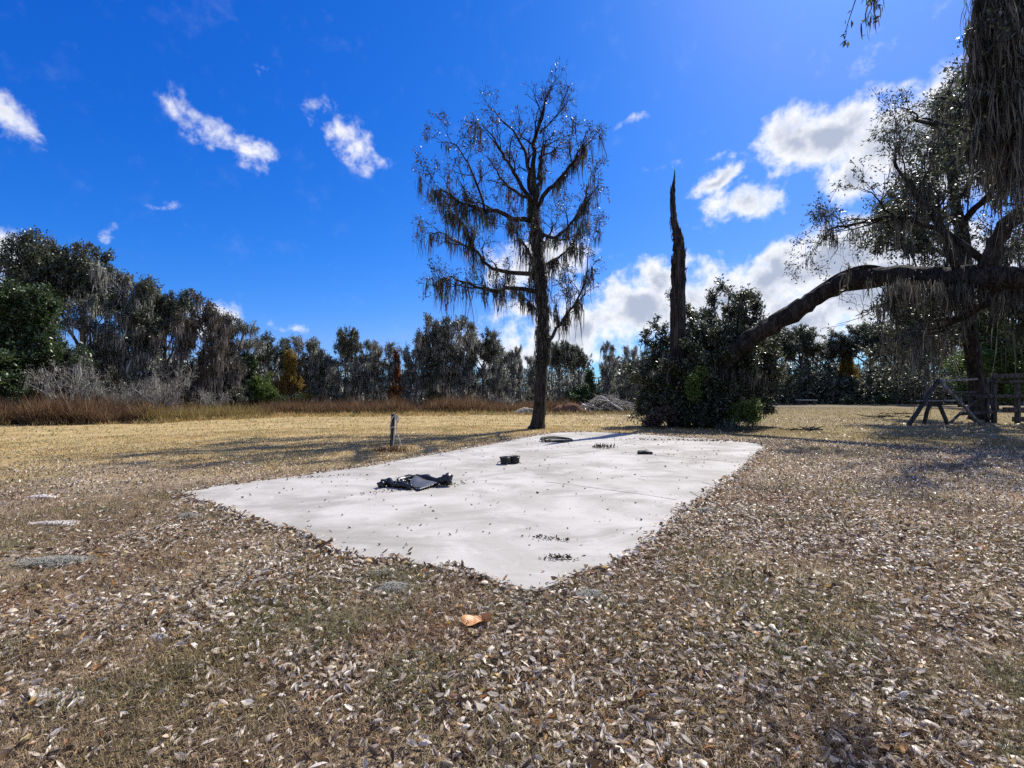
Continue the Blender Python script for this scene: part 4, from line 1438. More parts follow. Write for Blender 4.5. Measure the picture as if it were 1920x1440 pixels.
# moss under the bent limb
for (x0, x1, y0, y1, D, n, L) in [(1680, 1920, 525, 545, 15.5, 90, 1.0), (1660, 1720, 520, 560, 16.5, 25, 1.2)]:
    P = np.array([at(T.g.uniform(x0, x1), T.g.uniform(y0, y1), D + T.g.uniform(-1, 1)) for _ in range(n)])
    T.mp.append(P)
    T.ml.append(T.g.uniform(.4, 1.0, n) * L)
T.finish(0.105, 0.019, 18, 0.07)
T.place(root, BARK, LEAF_OAK, MOSS_DARK)
rebase(root, TB)

# ------------------------------------------------------------------ oak standing behind the timber frame
T = Tree(701)
root = empty('right_oak', (0, 0, 0))
root.name = 'moss_draped_oak'
tag(root, 'moss-draped oak with a straight dark trunk behind the timber frame', 'tree')
D2 = 27.0
RP = dict(levels=3, n=[10, 7, 5], t0=[0.2, 0.2, 0.2], ang=[(0.5, 1.2), (0.5, 1.1), (0.4, 1.2)], up=[0.25, 0.15, 0.05], len=[3.0, 1.6, 0.85],
          rmax=[0.08, 0.035, 0.016], rmin=0.008, wander=0.24, trop=[0.0, 0.02, 0.0, 0.0], leaf=[0, 1, 3.5, 7], lspread=0.10,
          moss=[14, 1.6, .2, 0.0], mlen=1.1, short=0.3)
ctrl = np.array([np.r_[at(x, y, D2), r] for x, y, r in [(1838, 797, .60), (1836, 775, .44), (1830, 720, .36), (1822, 650, .33), (1814, 580, .31), (1812, 520, .3), (1805, 440, .28), (1790, 380, .22)]])
ctrl[0][2] = -.1
tpp = smooth_path(ctrl, 40)
tube(T.wood, tpp[:, :3], tpp[:, 3], 14, .06, r=T.g)


def L2(*pts):
    return [at(x, y, D2 + dz) for x, y, dz in pts]


UP = dict(RP, moss=[8, .8, .08, 0], leaf=[0, 1, 3.5, 6.5], len=[2.1, 1.2, .7])
for c, r0, r1, P in [
        (L2((1803, 430, 0), (1770, 400, -.8), (1730, 392, -1.5), (1700, 385, -2.2), (1668, 395, -2.8)), .2, .04, UP),
        (L2((1795, 400, 0), (1785, 340, .5), (1768, 300, 1.0), (1745, 270, 1.4)), .2, .04, UP),
        (L2((1790, 380, 0), (1790, 310, -1), (1800, 250, -1.5), (1810, 190, -2)), .2, .04, UP),
        (L2((1792, 380, 0), (1780, 310, -2), (1772, 255, -3), (1795, 210, -3.5)), .16, .04, UP),
        (L2((1800, 420, 0), (1850, 370, -1), (1890, 320, -2), (1930, 260, -2.5)), .2, .05, RP),
        (L2((1808, 470, 0), (1750, 440, 1), (1700, 430, 1.5), (1650, 440, 2)), .16, .04, UP),
        (L2((1808, 500, 0), (1760, 470, -1.5), (1720, 462, -2.5), (1670, 470, -3.2)), .15, .04, UP),
        (L2((1812, 560, 0), (1780, 560, -1), (1740, 575, -2), (1715, 600, -2.6)), .13, .04, dict(RP, moss=[24, 3.0, .4, .0], mlen=1.5)),
        (L2((1812, 590, 0), (1780, 600, 1), (1745, 610, 1.6), (1710, 625, 2)), .12, .04, dict(RP, moss=[24, 3.0, .4, .0], mlen=1.5)),
        (L2((1815, 560, 0), (1850, 555, -1.5), (1890, 560, -2.5), (1940, 560, -3)), .14, .04, dict(RP, moss=[20, 2.5, .3, .0], mlen=1.4)),
        (L2((1812, 520, 0), (1860, 490, 1.5), (1900, 470, 2.5), (1960, 450, 3)), .16, .05, RP),
        (L2((1790, 380, 0), (1830, 330, 1), (1870, 300, 2), (1900, 260, 3)), .16, .05, RP)]:
    T.limb(c, r0, r1, P, n=12, k=7)
T.finish(0.20, 0.06, 11, 0.11)
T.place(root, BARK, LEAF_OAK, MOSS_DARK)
rebase(root, at(1836, 797, D2))

# ------------------------------------------------------------------ bushy regrowth round the broken trunk
def bushy(name, seed, base, lims, lsize, leafn, label, cat, leafm, moss=0.0, mlen=.6, ln=(0.9, .5), woodm=BARK, asp=.45, mossm=MOSS_DARK, t0=.12):
    T = Tree(seed)
    P = dict(levels=2, n=[15, 8], t0=[t0, 0.15], ang=[(0.4, 1.2), (0.4, 1.3)], up=[0.2, 0.1], len=list(ln), rmax=[0.03, 0.012], rmin=0.005,
             wander=0.22, trop=[0.0, 0.02, 0.0], leaf=[2, 8, leafn], lspread=0.08, moss=[moss * 3, moss, moss * .15], mlen=mlen, short=.3)
    for (x, y, dz, r0) in lims:
        e = at(x, y, base[1] + dz)
        b0 = np.array([base[0], base[1], 0]) + T.g.normal(0, .25, 3) * np.array([1, 1, 0])
        m = b0 + (e - b0) * .5 + np.array([0, 0, .25]) + T.g.normal(0, .2, 3)
        T.limb([b0, m, e], r0, .015, P, n=9, k=5)
    T.finish(lsize, .035, 6, .05, asp)
    r_ = empty(name, (0, 0, 0))
    tag(r_, label, cat)
    T.place(r_, woodm, leafm, mossm)
    rebase(r_, base)
    return r_


b0 = np.array([8.9, 22.2, 0])
bushy('bushy_oak', 801, b0, [(1300, 590, 0, .09), (1340, 565, .5, .09), (1395, 556, .8, .09), (1425, 575, .5, .08), (1370, 545, -.5, .09), (1318, 610, -1.2, .08), (1360, 620, -1.5, .08), (1410, 640, -1.2, .07), (1440, 640, 0, .07), (1290, 640, -.8, .07), (1250, 650, .5, .07), (1232, 625, 1.0, .07), (1225, 680, .3, .06), (1340, 680, -1.8, .06), (1400, 690, -1.4, .06), (1290, 700, -1.6, .06), (1440, 690, .2, .05), (1245, 710, -.3, .06), (1320, 640, 1.5, .07), (1385, 600, 1.8, .07), (1255, 745, -1.0, .04), (1285, 755, -1.6, .04), (1320, 745, -2.0, .04), (1350, 735, -2.1, .04), (1375, 745, -1.6, .04), (1225, 735, .2, .04), (1300, 775, -1.8, .03), (1335, 780, -2.0, .03), (1262, 690, -1.4, .05), (1325, 710, -2.1, .05), (1300, 660, -1.9, .05), (1415, 720, -.8, .04), (1208, 640, .6, .05), (1204, 700, .1, .05), (1444, 660, .6, .05), (1448, 715, .3, .04), (1214, 762, -.2, .03), (1428, 760, -.4, .03)],
      .16, 25, 'dense bushy oak growing round the foot of the broken trunk', 'tree', LEAF_OAK, .35, .6)
T = Tree(811)
r_ = empty('moss_beard', (0, 0, 0))
# moss hanging off the bushy oak's low right side
P = np.array([at(T.g.uniform(1345, 1435), T.g.uniform(690, 715), 20.6 + T.g.uniform(-.6, 1.0)) for _ in range(70)])
P2 = np.array([at(T.g.uniform(1240, 1330), T.g.uniform(660, 700), 21.2 + T.g.uniform(-.6, 1.0)) for _ in range(14)])
moss_at(T.moss, np.vstack([P[:42], P2]), T.g.uniform(.4, 1.0, 56), .03, 8, .06, T.g)
bpy.data.objects.remove(r_)
mc = T.moss.obj('moss_curtain', MOSS_DARK, [o for o in scn.objects if o.name.startswith('bushy_oak')][0])
mc.location = (-b0[0], -b0[1], 0)
mc['kind'] = 'stuff'
bushy('dark_shrub', 802, np.array(at(1235, 737, 20.6)), [(1222, 785, -.2, .03), (1238, 778, .2, .03), (1252, 785, -.3, .03), (1215, 795, .2, .03), (1262, 776, .2, .03), (1230, 792, -.4, .02)],
      .09, 10, 'low dark brown shrub at the left foot of the broken trunk', 'shrub', LITTER_DARK, 0, .3, (.35, .22))
bushy('lime_vine', 803, np.array(at(1305, 737, 19.6)), [(1300, 715, -.3, .02), (1312, 700, 0, .02), (1302, 735, -.2, .02), (1296, 725, .2, .02)],
      .09, 9, 'bright green leafy vine in the gap between broken trunk and limb', 'vine', LEAF_LIME, 0, .3, (.3, .2), t0=.75)
bushy('yellow_green_shrub', 804, np.array(at(1388, 737, 19.4)), [(1380, 768, 0, .02), (1392, 765, .2, .02), (1400, 775, 0, .02), (1386, 785, -.2, .02), (1376, 780, .2, .02)],
      .085, 12, 'yellow-green shrub at the right foot of the bushy oak', 'shrub', LEAF_LIME, 0, .3, (.3, .2))
# spiky palmetto-like plant
r_ = empty('spiky_plant', tuple(at(1372, 737, 18.8) * np.array([1, 1, 0])))
tag(r_, 'grey-green plant with narrow spiky blades below the yellow-green shrub', 'plant')
mb = MB()
gg = np.random.default_rng(9)
for k in range(130):
    a, e = gg.uniform(0, 6.28), gg.uniform(.15, 1.3)
    L = gg.uniform(.35, .85)
    o_ = np.r_[gg.normal(0, .28, 2), 0]
    d = np.array([math.cos(a) * math.cos(e), math.sin(a) * math.cos(e), math.sin(e)])
    s = unit(np.cross(d, [0, 0, 1])) * .016
    p1, p2 = o_ + d * L * .55, o_ + d * L - np.array([0, 0, .12 * L])
    mb.add(np.array([o_ - s * .6, o_ + s * .6, p1 + s, p1 - s, p2]), [(0, 1, 2, 3)], [(3, 2, 4)])
mb.obj('blades', LEAF_GREY, r_)['kind'] = 'stuff'

# ------------------------------------------------------------------ post with rope
pb = gnd(735, 838)
root = empty('wooden_post', tuple(pb))
tag(root, 'short weathered wooden post left of the slab', 'post')
m1 = MB()
sx = pb[1] / F
hp = (838 - 777) * sx * 1.0
tube(m1, smooth_path(np.array([[0, 0, -.2], [0.01, 0, .3], [0.02, 0, .6], [0.035, 0, hp]]), 12), np.full(12, .062), 10, .05)
m1.obj('shaft', TIMBER, root)
m2 = MB()
tube(m2, np.array([[0.05, -.03, hp - .1], [0.06, -.03, hp + .06]]), .008, 6)
m2.obj('nail', POLE, root)
ROPE = plain_mat('rope', (0.50, 0.46, 0.38), (0.66, 0.62, 0.54), 60, .8, .2, .4)


def rpx(pts, n=40):
    return smooth_path(np.array([at(x, y, pb[1] + dz) - np.array([pb[0], pb[1], 0]) for x, y, dz in pts]), n)


rp = empty('rope', tuple(pb))
tag(rp, 'loose white rope looped and knotted over the wooden post', 'rope')
for pts, n in (([(732, 812, -.07), (732, 795, -.085), (736, 783, -.085), (741, 779, -.07), (744, 780, -.03), (747, 786, 0), (746, 792, -.02), (744, 788, -.04), (741, 781, -.08)], 50),
               ([(741, 780, -.085), (740, 795, -.085), (739, 812, -.085), (737, 838, -.09)], 30),
               ([(744, 781, -.03), (744, 800, -.03), (745, 812, -.05), (748, 822, -.06), (750.5, 830, -.06), (749, 836, -.08), (746, 835.5, -.12)], 40),
               ([(731.5, 801, -.06), (733, 802, -.085), (737, 801, -.085), (740, 800, -.06), (738, 800.5, .06), (733, 801, .07), (731.5, 801, -.06)], 30)):
    m1 = MB()
    q = rpx(pts, n)
    q[:, 2] = np.maximum(q[:, 2], .012)
    tube(m1, q, .015, 6, .1)
    m1.obj('strand', ROPE, rp)
weeds = empty('dry_tuft', tuple(gnd(733, 846)))
tag(weeds, 'tuft of dry brown grass round the foot of the wooden post', 'grass')
mb = MB()
n = 260
a = rng.uniform(0, 6.28, n)
P = np.stack([rng.normal(0, .26, n), rng.normal(0, .12, n), np.full(n, -.01)], -1)
d = np.stack([np.cos(a) * .6, np.sin(a) * .6, np.ones(n)], -1)
L = rng.uniform(.08, .26, n)[:, None]
s = np.stack([-np.sin(a), np.cos(a), np.zeros(n)], -1) * .008
V = np.stack([P - s, P + s, P + d * L * .6 + s * .7, P + d * L * .6 - s * .7, P + d * L + np.array([0, 0, -.25]) * L], 1).reshape(-1, 3)
b = np.arange(n) * 5
mb.add(V, np.stack([b, b + 1, b + 2, b + 3], -1), np.stack([b + 3, b + 2, b + 4], -1))
mb.obj('blades', WEED, weeds)['kind'] = 'stuff'

# ------------------------------------------------------------------ things on the slab
BLACK = plain_mat('black_plastic', (0.006, 0.006, 0.006), (0.014, 0.013, 0.013), 14, .32, .5, .15)
BLACK_SHINY = plain_mat('black_sheet', (0.05, 0.05, 0.05), (0.085, 0.083, 0.08), 8, .42, .8, .1)
RUBBER = plain_mat('black_rubber', (0.010, 0.010, 0.009), (0.028, 0.027, 0.025), 20, .6, .4, .2)

pc = gnd(780, 915)
u = pc[1] / F                     # metres per pixel there


def lo(px, py, z):
    """local point on the debris: picture offsets from its centre, own height"""
    g_ = gnd(px, py)
    return np.array([g_[0] - pc[0], g_[1] - pc[1], z])


root = empty('black_debris', (pc[0], pc[1], SZ))
tag(root, 'crumpled black plastic scrap with a shiny flat panel lying on the concrete', 'debris')
gg = np.random.default_rng(31)


def crumple(path, r, sc, seed, nm):
    g2 = np.random.default_rng(seed)
    p = smooth_path(np.array(path), 16)
    m1 = MB()
    rr = r * (1 + .35 * g2.normal(0, 1, 16))
    rr[[0, -1]] *= .5
    p[:, 2] = np.maximum(p[:, 2], rr * .8)
    tube(m1, p, np.abs(rr) + .01, 9, .22, r=g2)
    return m1.obj(nm, BLACK, root)


crumple([lo(713, 917, .03), lo(722, 914, .07), lo(733, 914, .06), lo(741, 917, .04)], .045, 1, 1, 'crumpled_end')
crumple([lo(738, 915, .04), lo(755, 917, .05), lo(772, 920, .03)], .04, 1, 2, 'strut')
crumple([lo(735, 912, .04), lo(760, 906, .07), lo(785, 904, .09), lo(815, 908, .07), lo(826, 911, .04)], .03, 1, 3, 'strut')
crumple([lo(826, 914, .05), lo(833, 912, .11), lo(838, 912, .13), lo(843, 914, .05)], .05, 1, 4, 'crumpled_end')
crumple([lo(745, 912, .03), lo(762, 909, .05), lo(778, 908, .04)], .022, 1, 5, 'strut')
# panel: a bent sheet with a raised rim
pa, pbq, pcq, pd = lo(768, 914, .045), lo(784, 923, .012), lo(824, 912, .03), lo(780, 905, .11)
m1 = MB()
nu = 9
grid = []
for i in range(nu):
    for j in range(nu):
        s, t = i / (nu - 1), j / (nu - 1)
        p = pa * (1 - s) * (1 - t) + pbq * s * (1 - t) + pcq * s * t + pd * (1 - s) * t
        p = p + np.array([0, 0, .03 * math.sin(math.pi * s) * math.sin(math.pi * t) + .012 * math.sin(7 * s + 2 * t)])
        grid.append(p)
grid = np.array(grid)
V = np.vstack([grid, grid - np.array([0, 0, .01])])
q = []
for i in range(nu - 1):
    for j in range(nu - 1):
        k0 = i * nu + j
        q += [(k0, k0 + nu, k0 + nu + 1, k0 + 1), tuple(np.array((k0, k0 + 1, k0 + nu + 1, k0 + nu)) + nu * nu)]
m1.add(V, q)
m1.obj('shiny_panel', BLACK_SHINY, root)
m1 = MB()
rim = np.vstack([grid[:nu], grid[nu - 1::nu][1:], grid[-nu:][::-1][1:], grid[::nu][::-1][1:]])
tube(m1, rim + np.array([0, 0, .004]), .012, 5, .1)
m1.obj('panel_rim', BLACK, root)


def pot(px, py, label, seed):
    p = gnd(px, py)
    r_ = empty('black_pot', (p[0], p[1], SZ + .001), seed)
    tag(r_, label, 'pot', 'black fittings on the slab')
    m1 = MB()
    k = 18
    prof = [(.0, .0), (.088, 0), (.095, .012), (.1, .05), (.1, .1), (.112, .105), (.112, .15), (.1, .152), (.094, .15), (.088, .06), (0, .055)]
    a = np.linspace(0, 2 * math.pi, k, endpoint=False)
    V = np.array([[r * math.cos(t), r * math.sin(t), z] for r, z in prof for t in a])
    q = [(i * k + j, i * k + (j + 1) % k, (i + 1) * k + (j + 1) % k, (i + 1) * k + j) for i in range(len(prof) - 1) for j in range(k)]
    m1.add(V, q)
    m1.obj('body', RUBBER, r_)
    m2 = MB()
    q_ = np.array([[.112 * math.cos(t), .112 * math.sin(t), .13 + .006 * math.sin(3 * t)] for t in np.linspace(0, 6.28, 25)])
    tube(m2, q_, .009, 5)
    m2.obj('rim_band', BLACK, r_)
    for s in range(3):
        m3 = MB()
        a0 = seed + s * 2.1
        tube(m3, np.array([[.1 * math.cos(a0), .1 * math.sin(a0), .06], [.15 * math.cos(a0), .15 * math.sin(a0), .03], [.17 * math.cos(a0), .17 * math.sin(a0), .004]]), .008, 5)
        m3.obj('prong', BLACK, r_)
    return r_


pot(947, 871, 'small black ribbed pot, left one of two on the slab', .4)
pot(965, 869.5, 'small black ribbed pot, right one of two on the slab', 1.7)
m1 = MB()
tube(m1, np.array([np.r_[gnd(x, y)[:2], SZ + z] for x, y, z in [(950, 870, .03), (954, 871.5, .015), (957, 870, .02), (960, 869.5, .03)]]), .012, 6)
tag(m1.obj('wire_scrap', RUBBER), 'bit of black wire between the two small black pots', 'wire')

hc = gnd(1045, 828)
root = empty('coiled_hose', (hc[0], hc[1], SZ + .002))
tag(root, 'loose coil of black hose lying at the far end of the slab', 'hose')
n = 340
t = np.linspace(0, 2 * math.pi * 3.4, n)
gg = np.random.default_rng(3)
rr = .44 + .13 * np.sin(t * .37 + 1) + .07 * np.sin(t * .93) + .04 * np.sin(t * 2.1)
pts = np.stack([rr * np.cos(t) * .85 + .06 * np.sin(t * .21), rr * np.sin(t) * 1.15 + .08 * np.cos(t * .33), .022 + .012 * (t / (2 * math.pi)) + .012 * np.sin(t * 1.3) ** 2], -1)
m1 = MB()
tube(m1, pts, .02, 7)
m1.obj('coil', RUBBER, root)
m1 = MB()
tail = smooth_path(np.array([pts[0], pts[0] + np.array([-.25, -.15, -.0]), pts[0] + np.array([-.75, -.42, 0]), pts[0] + np.array([-1.0, -.5, 0])]), 18)
tail[:, 2] = .022
tube(m1, tail, .016, 6)
m1.obj('loose_end', RUBBER, root)

rz = gnd(1208, 852)
root = empty('rag_scrap', (rz[0], rz[1], SZ))
tag(root, 'small flattened black rag on the right half of the slab', 'rag')
gg = np.random.default_rng(12)
for k in range(3):
    m1 = MB()
    p = smooth_path(np.array([[-.17 + .02 * k, -.05 + .06 * k, .03], [-.05, -.04 + .05 * k, .05], [.08, -.05 + .06 * k, .045], [.18 - .03 * k, -.03 + .04 * k, .02]]), 12)
    tube(m1, p, .03 + .01 * gg.random(), 8, .3, r=gg)
    m1.obj('fold', RUBBER, root)

# weed sprouting from the slab joint
wz = gnd(1131, 841)
root = empty('joint_weed', (wz[0], wz[1], SZ))
tag(root, 'small dark dried weed growing from the slab joint', 'weed')
mb = MB()
leaves(mb, np.random.default_rng(4).normal(0, 1, (60, 3)) * np.array([.16, .08, .0]) + np.array([0, 0, .01]), .12, up=.1, dirs=np.array([0, 0, .8]) + np.zeros((60, 3)), aspect=.25)
mb.obj('leaves', LITTER_DARK, root)['kind'] = 'stuff'

# ------------------------------------------------------------------ big fallen leaf in front
bl_ = gnd(893, 1172)
root = empty('large_fallen_leaf', (bl_[0], bl_[1], 0.0), R(12))
tag(root, 'large curled orange-brown dead leaf lying on the grass in front', 'leaf')
nu, nv_ = 13, 9
grid = []
for i in range(nu):
    s = i / (nu - 1)
    wv = math.sin(math.pi * min(1, s * 1.02 + .0)) ** .6 * .058 + .002
    if s > .75:
        wv *= 1.0
    for j in range(nv_):
        t = j / (nv_ - 1) * 2 - 1
        z = .022 * abs(t) ** 1.3 + .012 * math.sin(5 * s + 2 * t) + .02 * (s - .4) ** 2 * 4 * .6 + .012 * (t > 0) * t
        grid.append((-.095 + .19 * s, t * wv * (1 + .12 * math.sin(9 * s)), z + .012))
mb = MB()
mb.add(np.array(grid), [(i * nv_ + j, (i + 1) * nv_ + j, (i + 1) * nv_ + j + 1, i * nv_ + j + 1) for i in range(nu - 1) for j in range(nv_ - 1)])
bm2, N, b, o = new_mat('big_leaf')
tcn = N.n('ShaderNodeTexCoord')
n1, _ = N.noise(tcn.outputs['Object'], 30, 6, .65, .5)
wv_ = N.n('ShaderNodeTexWave', wave_type='BANDS', bands_direction='DIAGONAL')
N.link(tcn.outputs['Object'], wv_.inputs[0])
wv_.inputs['Scale'].default_value = 26
wv_.inputs['Distortion'].default_value = 1.5
c = N.mix(N.smooth(n1, .3, .7), (.50, .21, .055), (.62, .33, .12))
c = N.mix(N.math('MULTIPLY', N.smooth(wv_.outputs[1], .8, 1.0), .35), c, (.72, .50, .28))
c = N.mix(N.smooth(n1, .62, .75, 0, .6), c, (.22, .07, .02))
N.link(c, b.inputs['Base Color'])
b.inputs['Roughness'].default_value = .5
N.link(N.bump(wv_.outputs[1], .3, .004), b.inputs['Normal'])
mb.obj('blade', bm2, root)
mb = MB()
tube(mb, smooth_path(np.array([[-.16, .01, .006], [-.12, .003, .012], [-.09, 0, .018], [0, 0, .012], [.09, 0, .03]]), 20), np.linspace(.0028, .001, 20), 5)
mb.obj('stem', bm2, root)

# ------------------------------------------------------------------ moss clumps and sand piles lying on the lawn
MOSS_PALE = leaf_mat('pale_moss', [(0, (0.22, 0.215, 0.175)), (0.5, (0.36, 0.35, 0.295)), (1, (0.52, 0.505, 0.44))], 0.9, 0.3, 0.1)


def clump(px, py, rx, ry, h, n, label, seed):
    p = gnd(px, py)
    g2 = np.random.default_rng(seed)
    r_ = empty('moss_clump', (p[0], p[1], 0))
    tag(r_, label, 'moss', 'fallen moss clumps on the lawn')
    m1 = MB()
    for k in range(n):
        a = g2.uniform(0, 6.28)
        q0 = np.array([g2.normal(0, rx * .45), g2.normal(0, ry * .45), 0])
        hh = h * math.exp(-((q0[0] / rx) ** 2 + (q0[1] / ry) ** 2)) * g2.uniform(.2, 1)
        L = g2.uniform(.04, .11)
        d = np.array([math.cos(a), math.sin(a), 0])
        m = q0 + np.array([0, 0, hh])
        s = np.array([-d[1], d[0], 0]) * .0022
        p0, p1 = m - d * L * .5 - np.array([0, 0, hh * .5]), m + d * L * .5 - np.array([0, 0, hh * .4]) + g2.normal(0, .01, 3)
        m1.add(np.array([p0 - s, p0 + s, m + s, m - s, p1 + s * .5, p1 - s * .5]), [(0, 1, 2, 3), (3, 2, 4, 5)])
    m1.obj('strands', MOSS_PALE, r_)['kind'] = 'stuff'


clump(738, 1103, .13, .07, .05, 900, 'grey moss clump on the lawn just left of the slab near corner', 1)
clump(722, 1075, .10, .05, .035, 400, 'small faint grey moss clump close to the slab near edge', 2)
clump(1108, 1116, .09, .05, .04, 450, 'grey moss clump on the lawn right of the slab near corner', 3)
clump(1322, 957, .13, .07, .04, 500, 'grey moss clump on the lawn beside the slab right edge', 4)
clump(105, 1052, .32, .12, .04, 900, 'wide flat grey moss clump on the lawn far left', 5)
clump(352, 967, .12, .06, .03, 350, 'small grey moss clump below the slab left corner', 6)
SAND = plain_mat('pale_sand', (.42, .38, .33), (.62, .58, .53), 40, .95, .1, .8)


def mound(px, py, rx, ry, h, label, seed, name='sand_mound', mat=SAND, cat='sand'):
    p = gnd(px, py)
    g2 = np.random.default_rng(seed)
    k, m = 28, 7
    V = [np.array([0, 0, h])]
    for i in range(1, m + 1):
        f = i / m
        for j in range(k):
            a = j / k * 6.2832
            jag = 1 + .22 * math.sin(3 * a + seed) + .12 * math.sin(7 * a + seed * 2) + g2.normal(0, .05)
            V.append(np.array([rx * f * jag * math.cos(a), ry * f * jag * math.sin(a), h * math.cos(f * 1.57) * g2.uniform(.7, 1.2) - (.03 if i == m else 0)]))
    t = [(0, 1 + j, 1 + (j + 1) % k) for j in range(k)]
    q = [(1 + (i - 1) * k + j, 1 + i * k + j, 1 + i * k + (j + 1) % k, 1 + (i - 1) * k + (j + 1) % k) for i in range(1, m) for j in range(k)]
    m1 = MB()
    m1.add(np.array(V), q, t)
    o_ = m1.obj(name, mat)
    o_.location = (p[0], p[1], -.015)
    return tag(o_, label, cat)


mound(296, 1192, .075, .035, .03, 'small pile of pale sand on the lawn at lower left', 1)
mound(100, 1298, .15, .06, .018, 'flat pale sand patch near the lower left corner', 2)
mound(80, 929, .22, .10, .025, 'pale sand patch on the lawn at the left edge', 3)
mound(105, 978, .30, .10, .02, 'long pale sand patch on the lawn left of the slab', 4)

# ------------------------------------------------------------------ brush pile with leaning pole
bp0 = gnd(1140, 772)
root = empty('brush_pile', (bp0[0], bp0[1], 0))
tag(root, 'heap of grey cut branches at the edge of the wood', 'brush pile')
g2 = np.random.default_rng(55)
u_ = bp0[1] / F
mB, mL = MB(), MB()
for k in range(420):
    x = g2.normal(0, 38) * u_
    hmax = (28 * u_) * math.exp(-(x / (45 * u_)) ** 2)
    z = g2.uniform(0, 1) ** .7 * hmax
    y = g2.normal(0, .7)
    a, e = g2.uniform(0, 6.28), g2.normal(.15, .35)
    L = g2.uniform(.5, 1.8)
    d = np.array([math.cos(a) * math.cos(e), math.sin(a) * math.cos(e), math.sin(e)])
    c0 = np.array([x, y, z])
    pts = np.array([c0 - d * L * .5, c0 + g2.normal(0, .08, 3), c0 + d * L * .5 + g2.normal(0, .12, 3)])
    pts[:, 2] = np.maximum(pts[:, 2], .02)
    tube(mB, pts, np.array([.02, .016, .006]) * g2.uniform(.6, 2.2), 4, cap=False)
P = np.c_[g2.normal(0, 38, 1300) * u_, g2.normal(0, .7, 1300), np.zeros(1300)]
P[:, 2] = g2.uniform(0, 1, 1300) * 26 * u_ * np.exp(-(P[:, 0] / (45 * u_)) ** 2) + .03
leaves(mL, P, .22, g=g2)
mB.obj('branches', TWIG_PALE, root)['kind'] = 'stuff'
mL.obj('dead_leaves', LEAF_GREY, root)['kind'] = 'stuff'
m1 = MB()
tube(m1, smooth_path(np.array([at(1126, 742, bp0[1] - 1.0), at(1148, 757, bp0[1] - 1.6), at(1169, 770, bp0[1] - 2.2)]), 8), np.linspace(.06, .08, 8), 8, .05)
tag(m1.obj('leaning_pole', POLE), 'straight pale pole leaning across the brush pile', 'pole')
m1 = MB()
tube(m1, np.array([at(1092, 759, bp0[1] - .9), at(1098, 762, bp0[1] - 1.2)]), .10, 9, .06)
tag(m1.obj('log_end', POLE), 'short white cut log at the left end of the brush pile', 'log')
w_ = gnd(1216, 774)
m1 = MB()
k = 16
prof = [(0, 0), (.11, 0), (.14, .24), (.15, .25), (.13, .25), (.1, .03), (0, .03)]
a = np.linspace(0, 6.2832, k, endpoint=False)
m1.add(np.array([[r * math.cos(t), r * math.sin(t), z] for r, z in prof for t in a]), [(i * k + j, i * k + (j + 1) % k, (i + 1) * k + (j + 1) % k, (i + 1) * k + j) for i in range(len(prof) - 1) for j in range(k)])
o_ = m1.obj('white_bucket', plain_mat('white_plastic', (.6, .6, .6), (.75, .75, .74), 4, .5, .4, 0))
o_.location = (w_[0], w_[1], 0)
tag(o_, 'tiny white bucket on the lawn right of the brush pile', 'bucket')
# pale heap left of the pile
mound(986, 776, 1.1, .5, .45, 'low heap of pale dry brush left of the big tree trunk', 9, 'brush_heap', plain_mat('dry_brush', (.20, .17, .13), (.34, .30, .24), 12, .95, .1, 1.0), 'brush')
mound(1068, 774, 1.6, .7, .7, 'low rounded reddish brown brush heap left of the brush pile', 10, 'brush_heap', plain_mat('red_brush', (.10, .055, .035), (.18, .10, .06), 14, .95, .1, 1.0), 'brush')

# ------------------------------------------------------------------ far lawn: dark logs, low wall-like log
lp = gnd(1425, 773)
root = empty('dark_log', (lp[0], lp[1], 0))
tag(root, 'dark fallen log lying on the lawn right of the bushy oak', 'log')
for k, (y0, z0, L, r0, r1) in enumerate([(0, .28, 1.0, .30, .24), (.4, .26, .8, .22, .16)]):
    m1 = MB()
    p = smooth_path(np.array([[-L, y0, z0 + .05], [-L * .3, y0 + .05, z0 + .08], [L * .4, y0, z0 - .02], [L, y0 - .1, z0 - .08]]), 14)
    tube(m1, p, np.linspace(r0, r1, 14), 10, .12, r=np.random.default_rng(k + 3))
    m1.obj('log_section', DEADWOOD, root)
lp = at(1512, 750, 60)
root = empty('low_bench', (lp[0], 60, 0))
tag(root, 'low pale plank bench in the shade of the distant treeline', 'bench')
m1 = MB()
beam(m1, [-1.3, 0, .62], [1.3, 0, .60], .5, .09)
m1.obj('seat', POLE, root)
for s in (-1, 1):
    m1 = MB()
    beam(m1, [s * 1.0, 0, -.05], [s * 1.0, 0, .57], .4, .12)
    m1.obj('leg', TIMBER, root)

# sticks on the lawn
def twig_heap(px, py, n, sx_, L, label, seed, name='twig_heap', mat=BARK):
    p = gnd(px, py)
    g2 = np.random.default_rng(seed)
    r_ = empty(name, (p[0], p[1], 0))
    tag(r_, label, 'sticks', 'fallen sticks on the right-hand lawn')
    for k in range(n):
        m1 = MB()
        a = g2.uniform(0, 6.28)
        c0 = np.array([g2.normal(0, sx_), g2.normal(0, sx_ * .5), .05])
        d = np.array([math.cos(a), math.sin(a), g2.uniform(-.05, .3)]) * L * g2.uniform(.5, 1.2)
        pts = smooth_path(np.array([c0 - d * .5, c0 + g2.normal(0, .06, 3), c0 + d * .5 + g2.normal(0, .05, 3)]), 6)
        pts[:, 2] = np.maximum(pts[:, 2], .02)
        tube(m1, pts, np.linspace(.03, .012, 6) * g2.uniform(.7, 1.4), 5)
        m1.obj('stick', mat, r_)


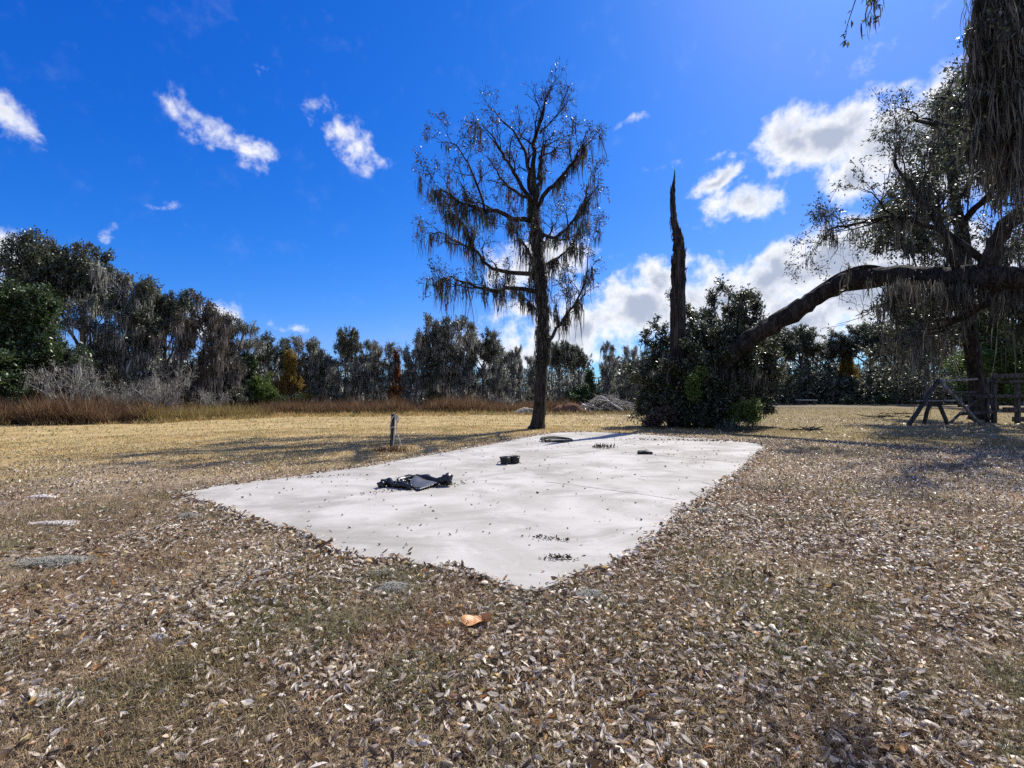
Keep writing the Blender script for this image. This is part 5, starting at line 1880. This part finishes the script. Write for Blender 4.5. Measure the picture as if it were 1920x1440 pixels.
twig_heap(1510, 806, 16, .45, .6, 'small heap of dark sticks on the lawn right of the bushy oak', 1)
twig_heap(1655, 782, 12, .9, 1.4, 'scattered dark branches on the lawn left of the timber frame', 2)
twig_heap(1690, 776, 7, .5, 1.2, 'dark branch with an upright twig at the foot of the timber frame', 3)

# ------------------------------------------------------------------ timber frame and plank fence at the right
DF = 22.5
fb_ = at(1765, HORIZ, DF)
root = empty('timber_frame', (fb_[0], DF, 0))
tag(root, 'weathered timber A-frame with splayed legs and rails under the right-hand oak', 'wooden frame')


def fp(px, py, dz=0.0):
    return at(px, py, DF + dz) - np.array([fb_[0], DF, 0])


for nm_, a_, b_, w, h in [
        ('leg', fp(1703, 800, -.2), fp(1760, 712, 0), .16, .14), ('leg', fp(1842, 802, -.3), fp(1762, 714, -.12), .13, .10),
        ('leg', fp(1732, 792, .6), fp(1744, 752, .5), .14, .12), ('leg', fp(1777, 796, .5), fp(1759, 752, .5), .14, .12),
        ('leg', fp(1830, 793, 1.6), fp(1824, 736, 1.6), .15, .13),
        ('top_rail', fp(1757, 715, .05), fp(1830, 711, 1.6), .16, .09), ('rail', fp(1757, 736, .3), fp(1828, 735, 1.5), .10, .08),
        ('seat_rail', fp(1722, 752, -.1), fp(1796, 751, .6), .22, .07), ('rail', fp(1742, 760, .5), fp(1790, 758, .9), .09, .07),
        ('rail', fp(1796, 742, 1.4), fp(1858, 741, 1.5), .10, .10), ('plank', fp(1776, 797, .9), fp(1832, 748, 1.5), .14, .05), ('leg', fp(1852, 796, 1.4), fp(1850, 708, 1.5), .15, .14),
        ('rail', fp(1800, 776, 1.3), fp(1866, 772, 1.5), .12, .16)]:
    m1 = MB()
    if nm_ == 'leg':
        a_[2] = -.05
    beam(m1, a_, b_, w, h, .006)
    m1.obj(nm_, PALE_TIMBER if a_[0] > 1.5 and nm_ == 'leg' and h == .10 or nm_ in ('top_rail', 'seat_rail') else TIMBER, root)
root = empty('plank_fence', (at(1890, HORIZ, 24)[0], 24, 0))
tag(root, 'dark sagging plank fence running out of the right edge of the picture', 'fence')


def ff(px, py, dz=0.0):
    return at(px, py, 24 + dz) - np.array([at(1890, HORIZ, 24)[0], 24, 0])


for px, dz in ((1862, .1), (1906, 0), (1950, -.1), (2000, -.2)):
    m1 = MB()
    t_ = ff(px, 700, dz)
    beam(m1, [t_[0], dz, -.1], [t_[0] + .03, dz, t_[2]], .20, .16, .006)
    m1.obj('post', TIMBER, root)
for x0, y0, x1, y1, h in ((1862, 706, 2010, 700, .22), (1828, 744, 2010, 741, .14), (1866, 716, 2010, 713, .12), (1880, 768, 2010, 768, .25), (1898, 786, 2010, 788, .25)):
    m1 = MB()
    beam(m1, ff(x0, y0, -.14), ff(x1, y1, -.32), .05, h, .004)
    m1.obj('plank', TIMBER, root)
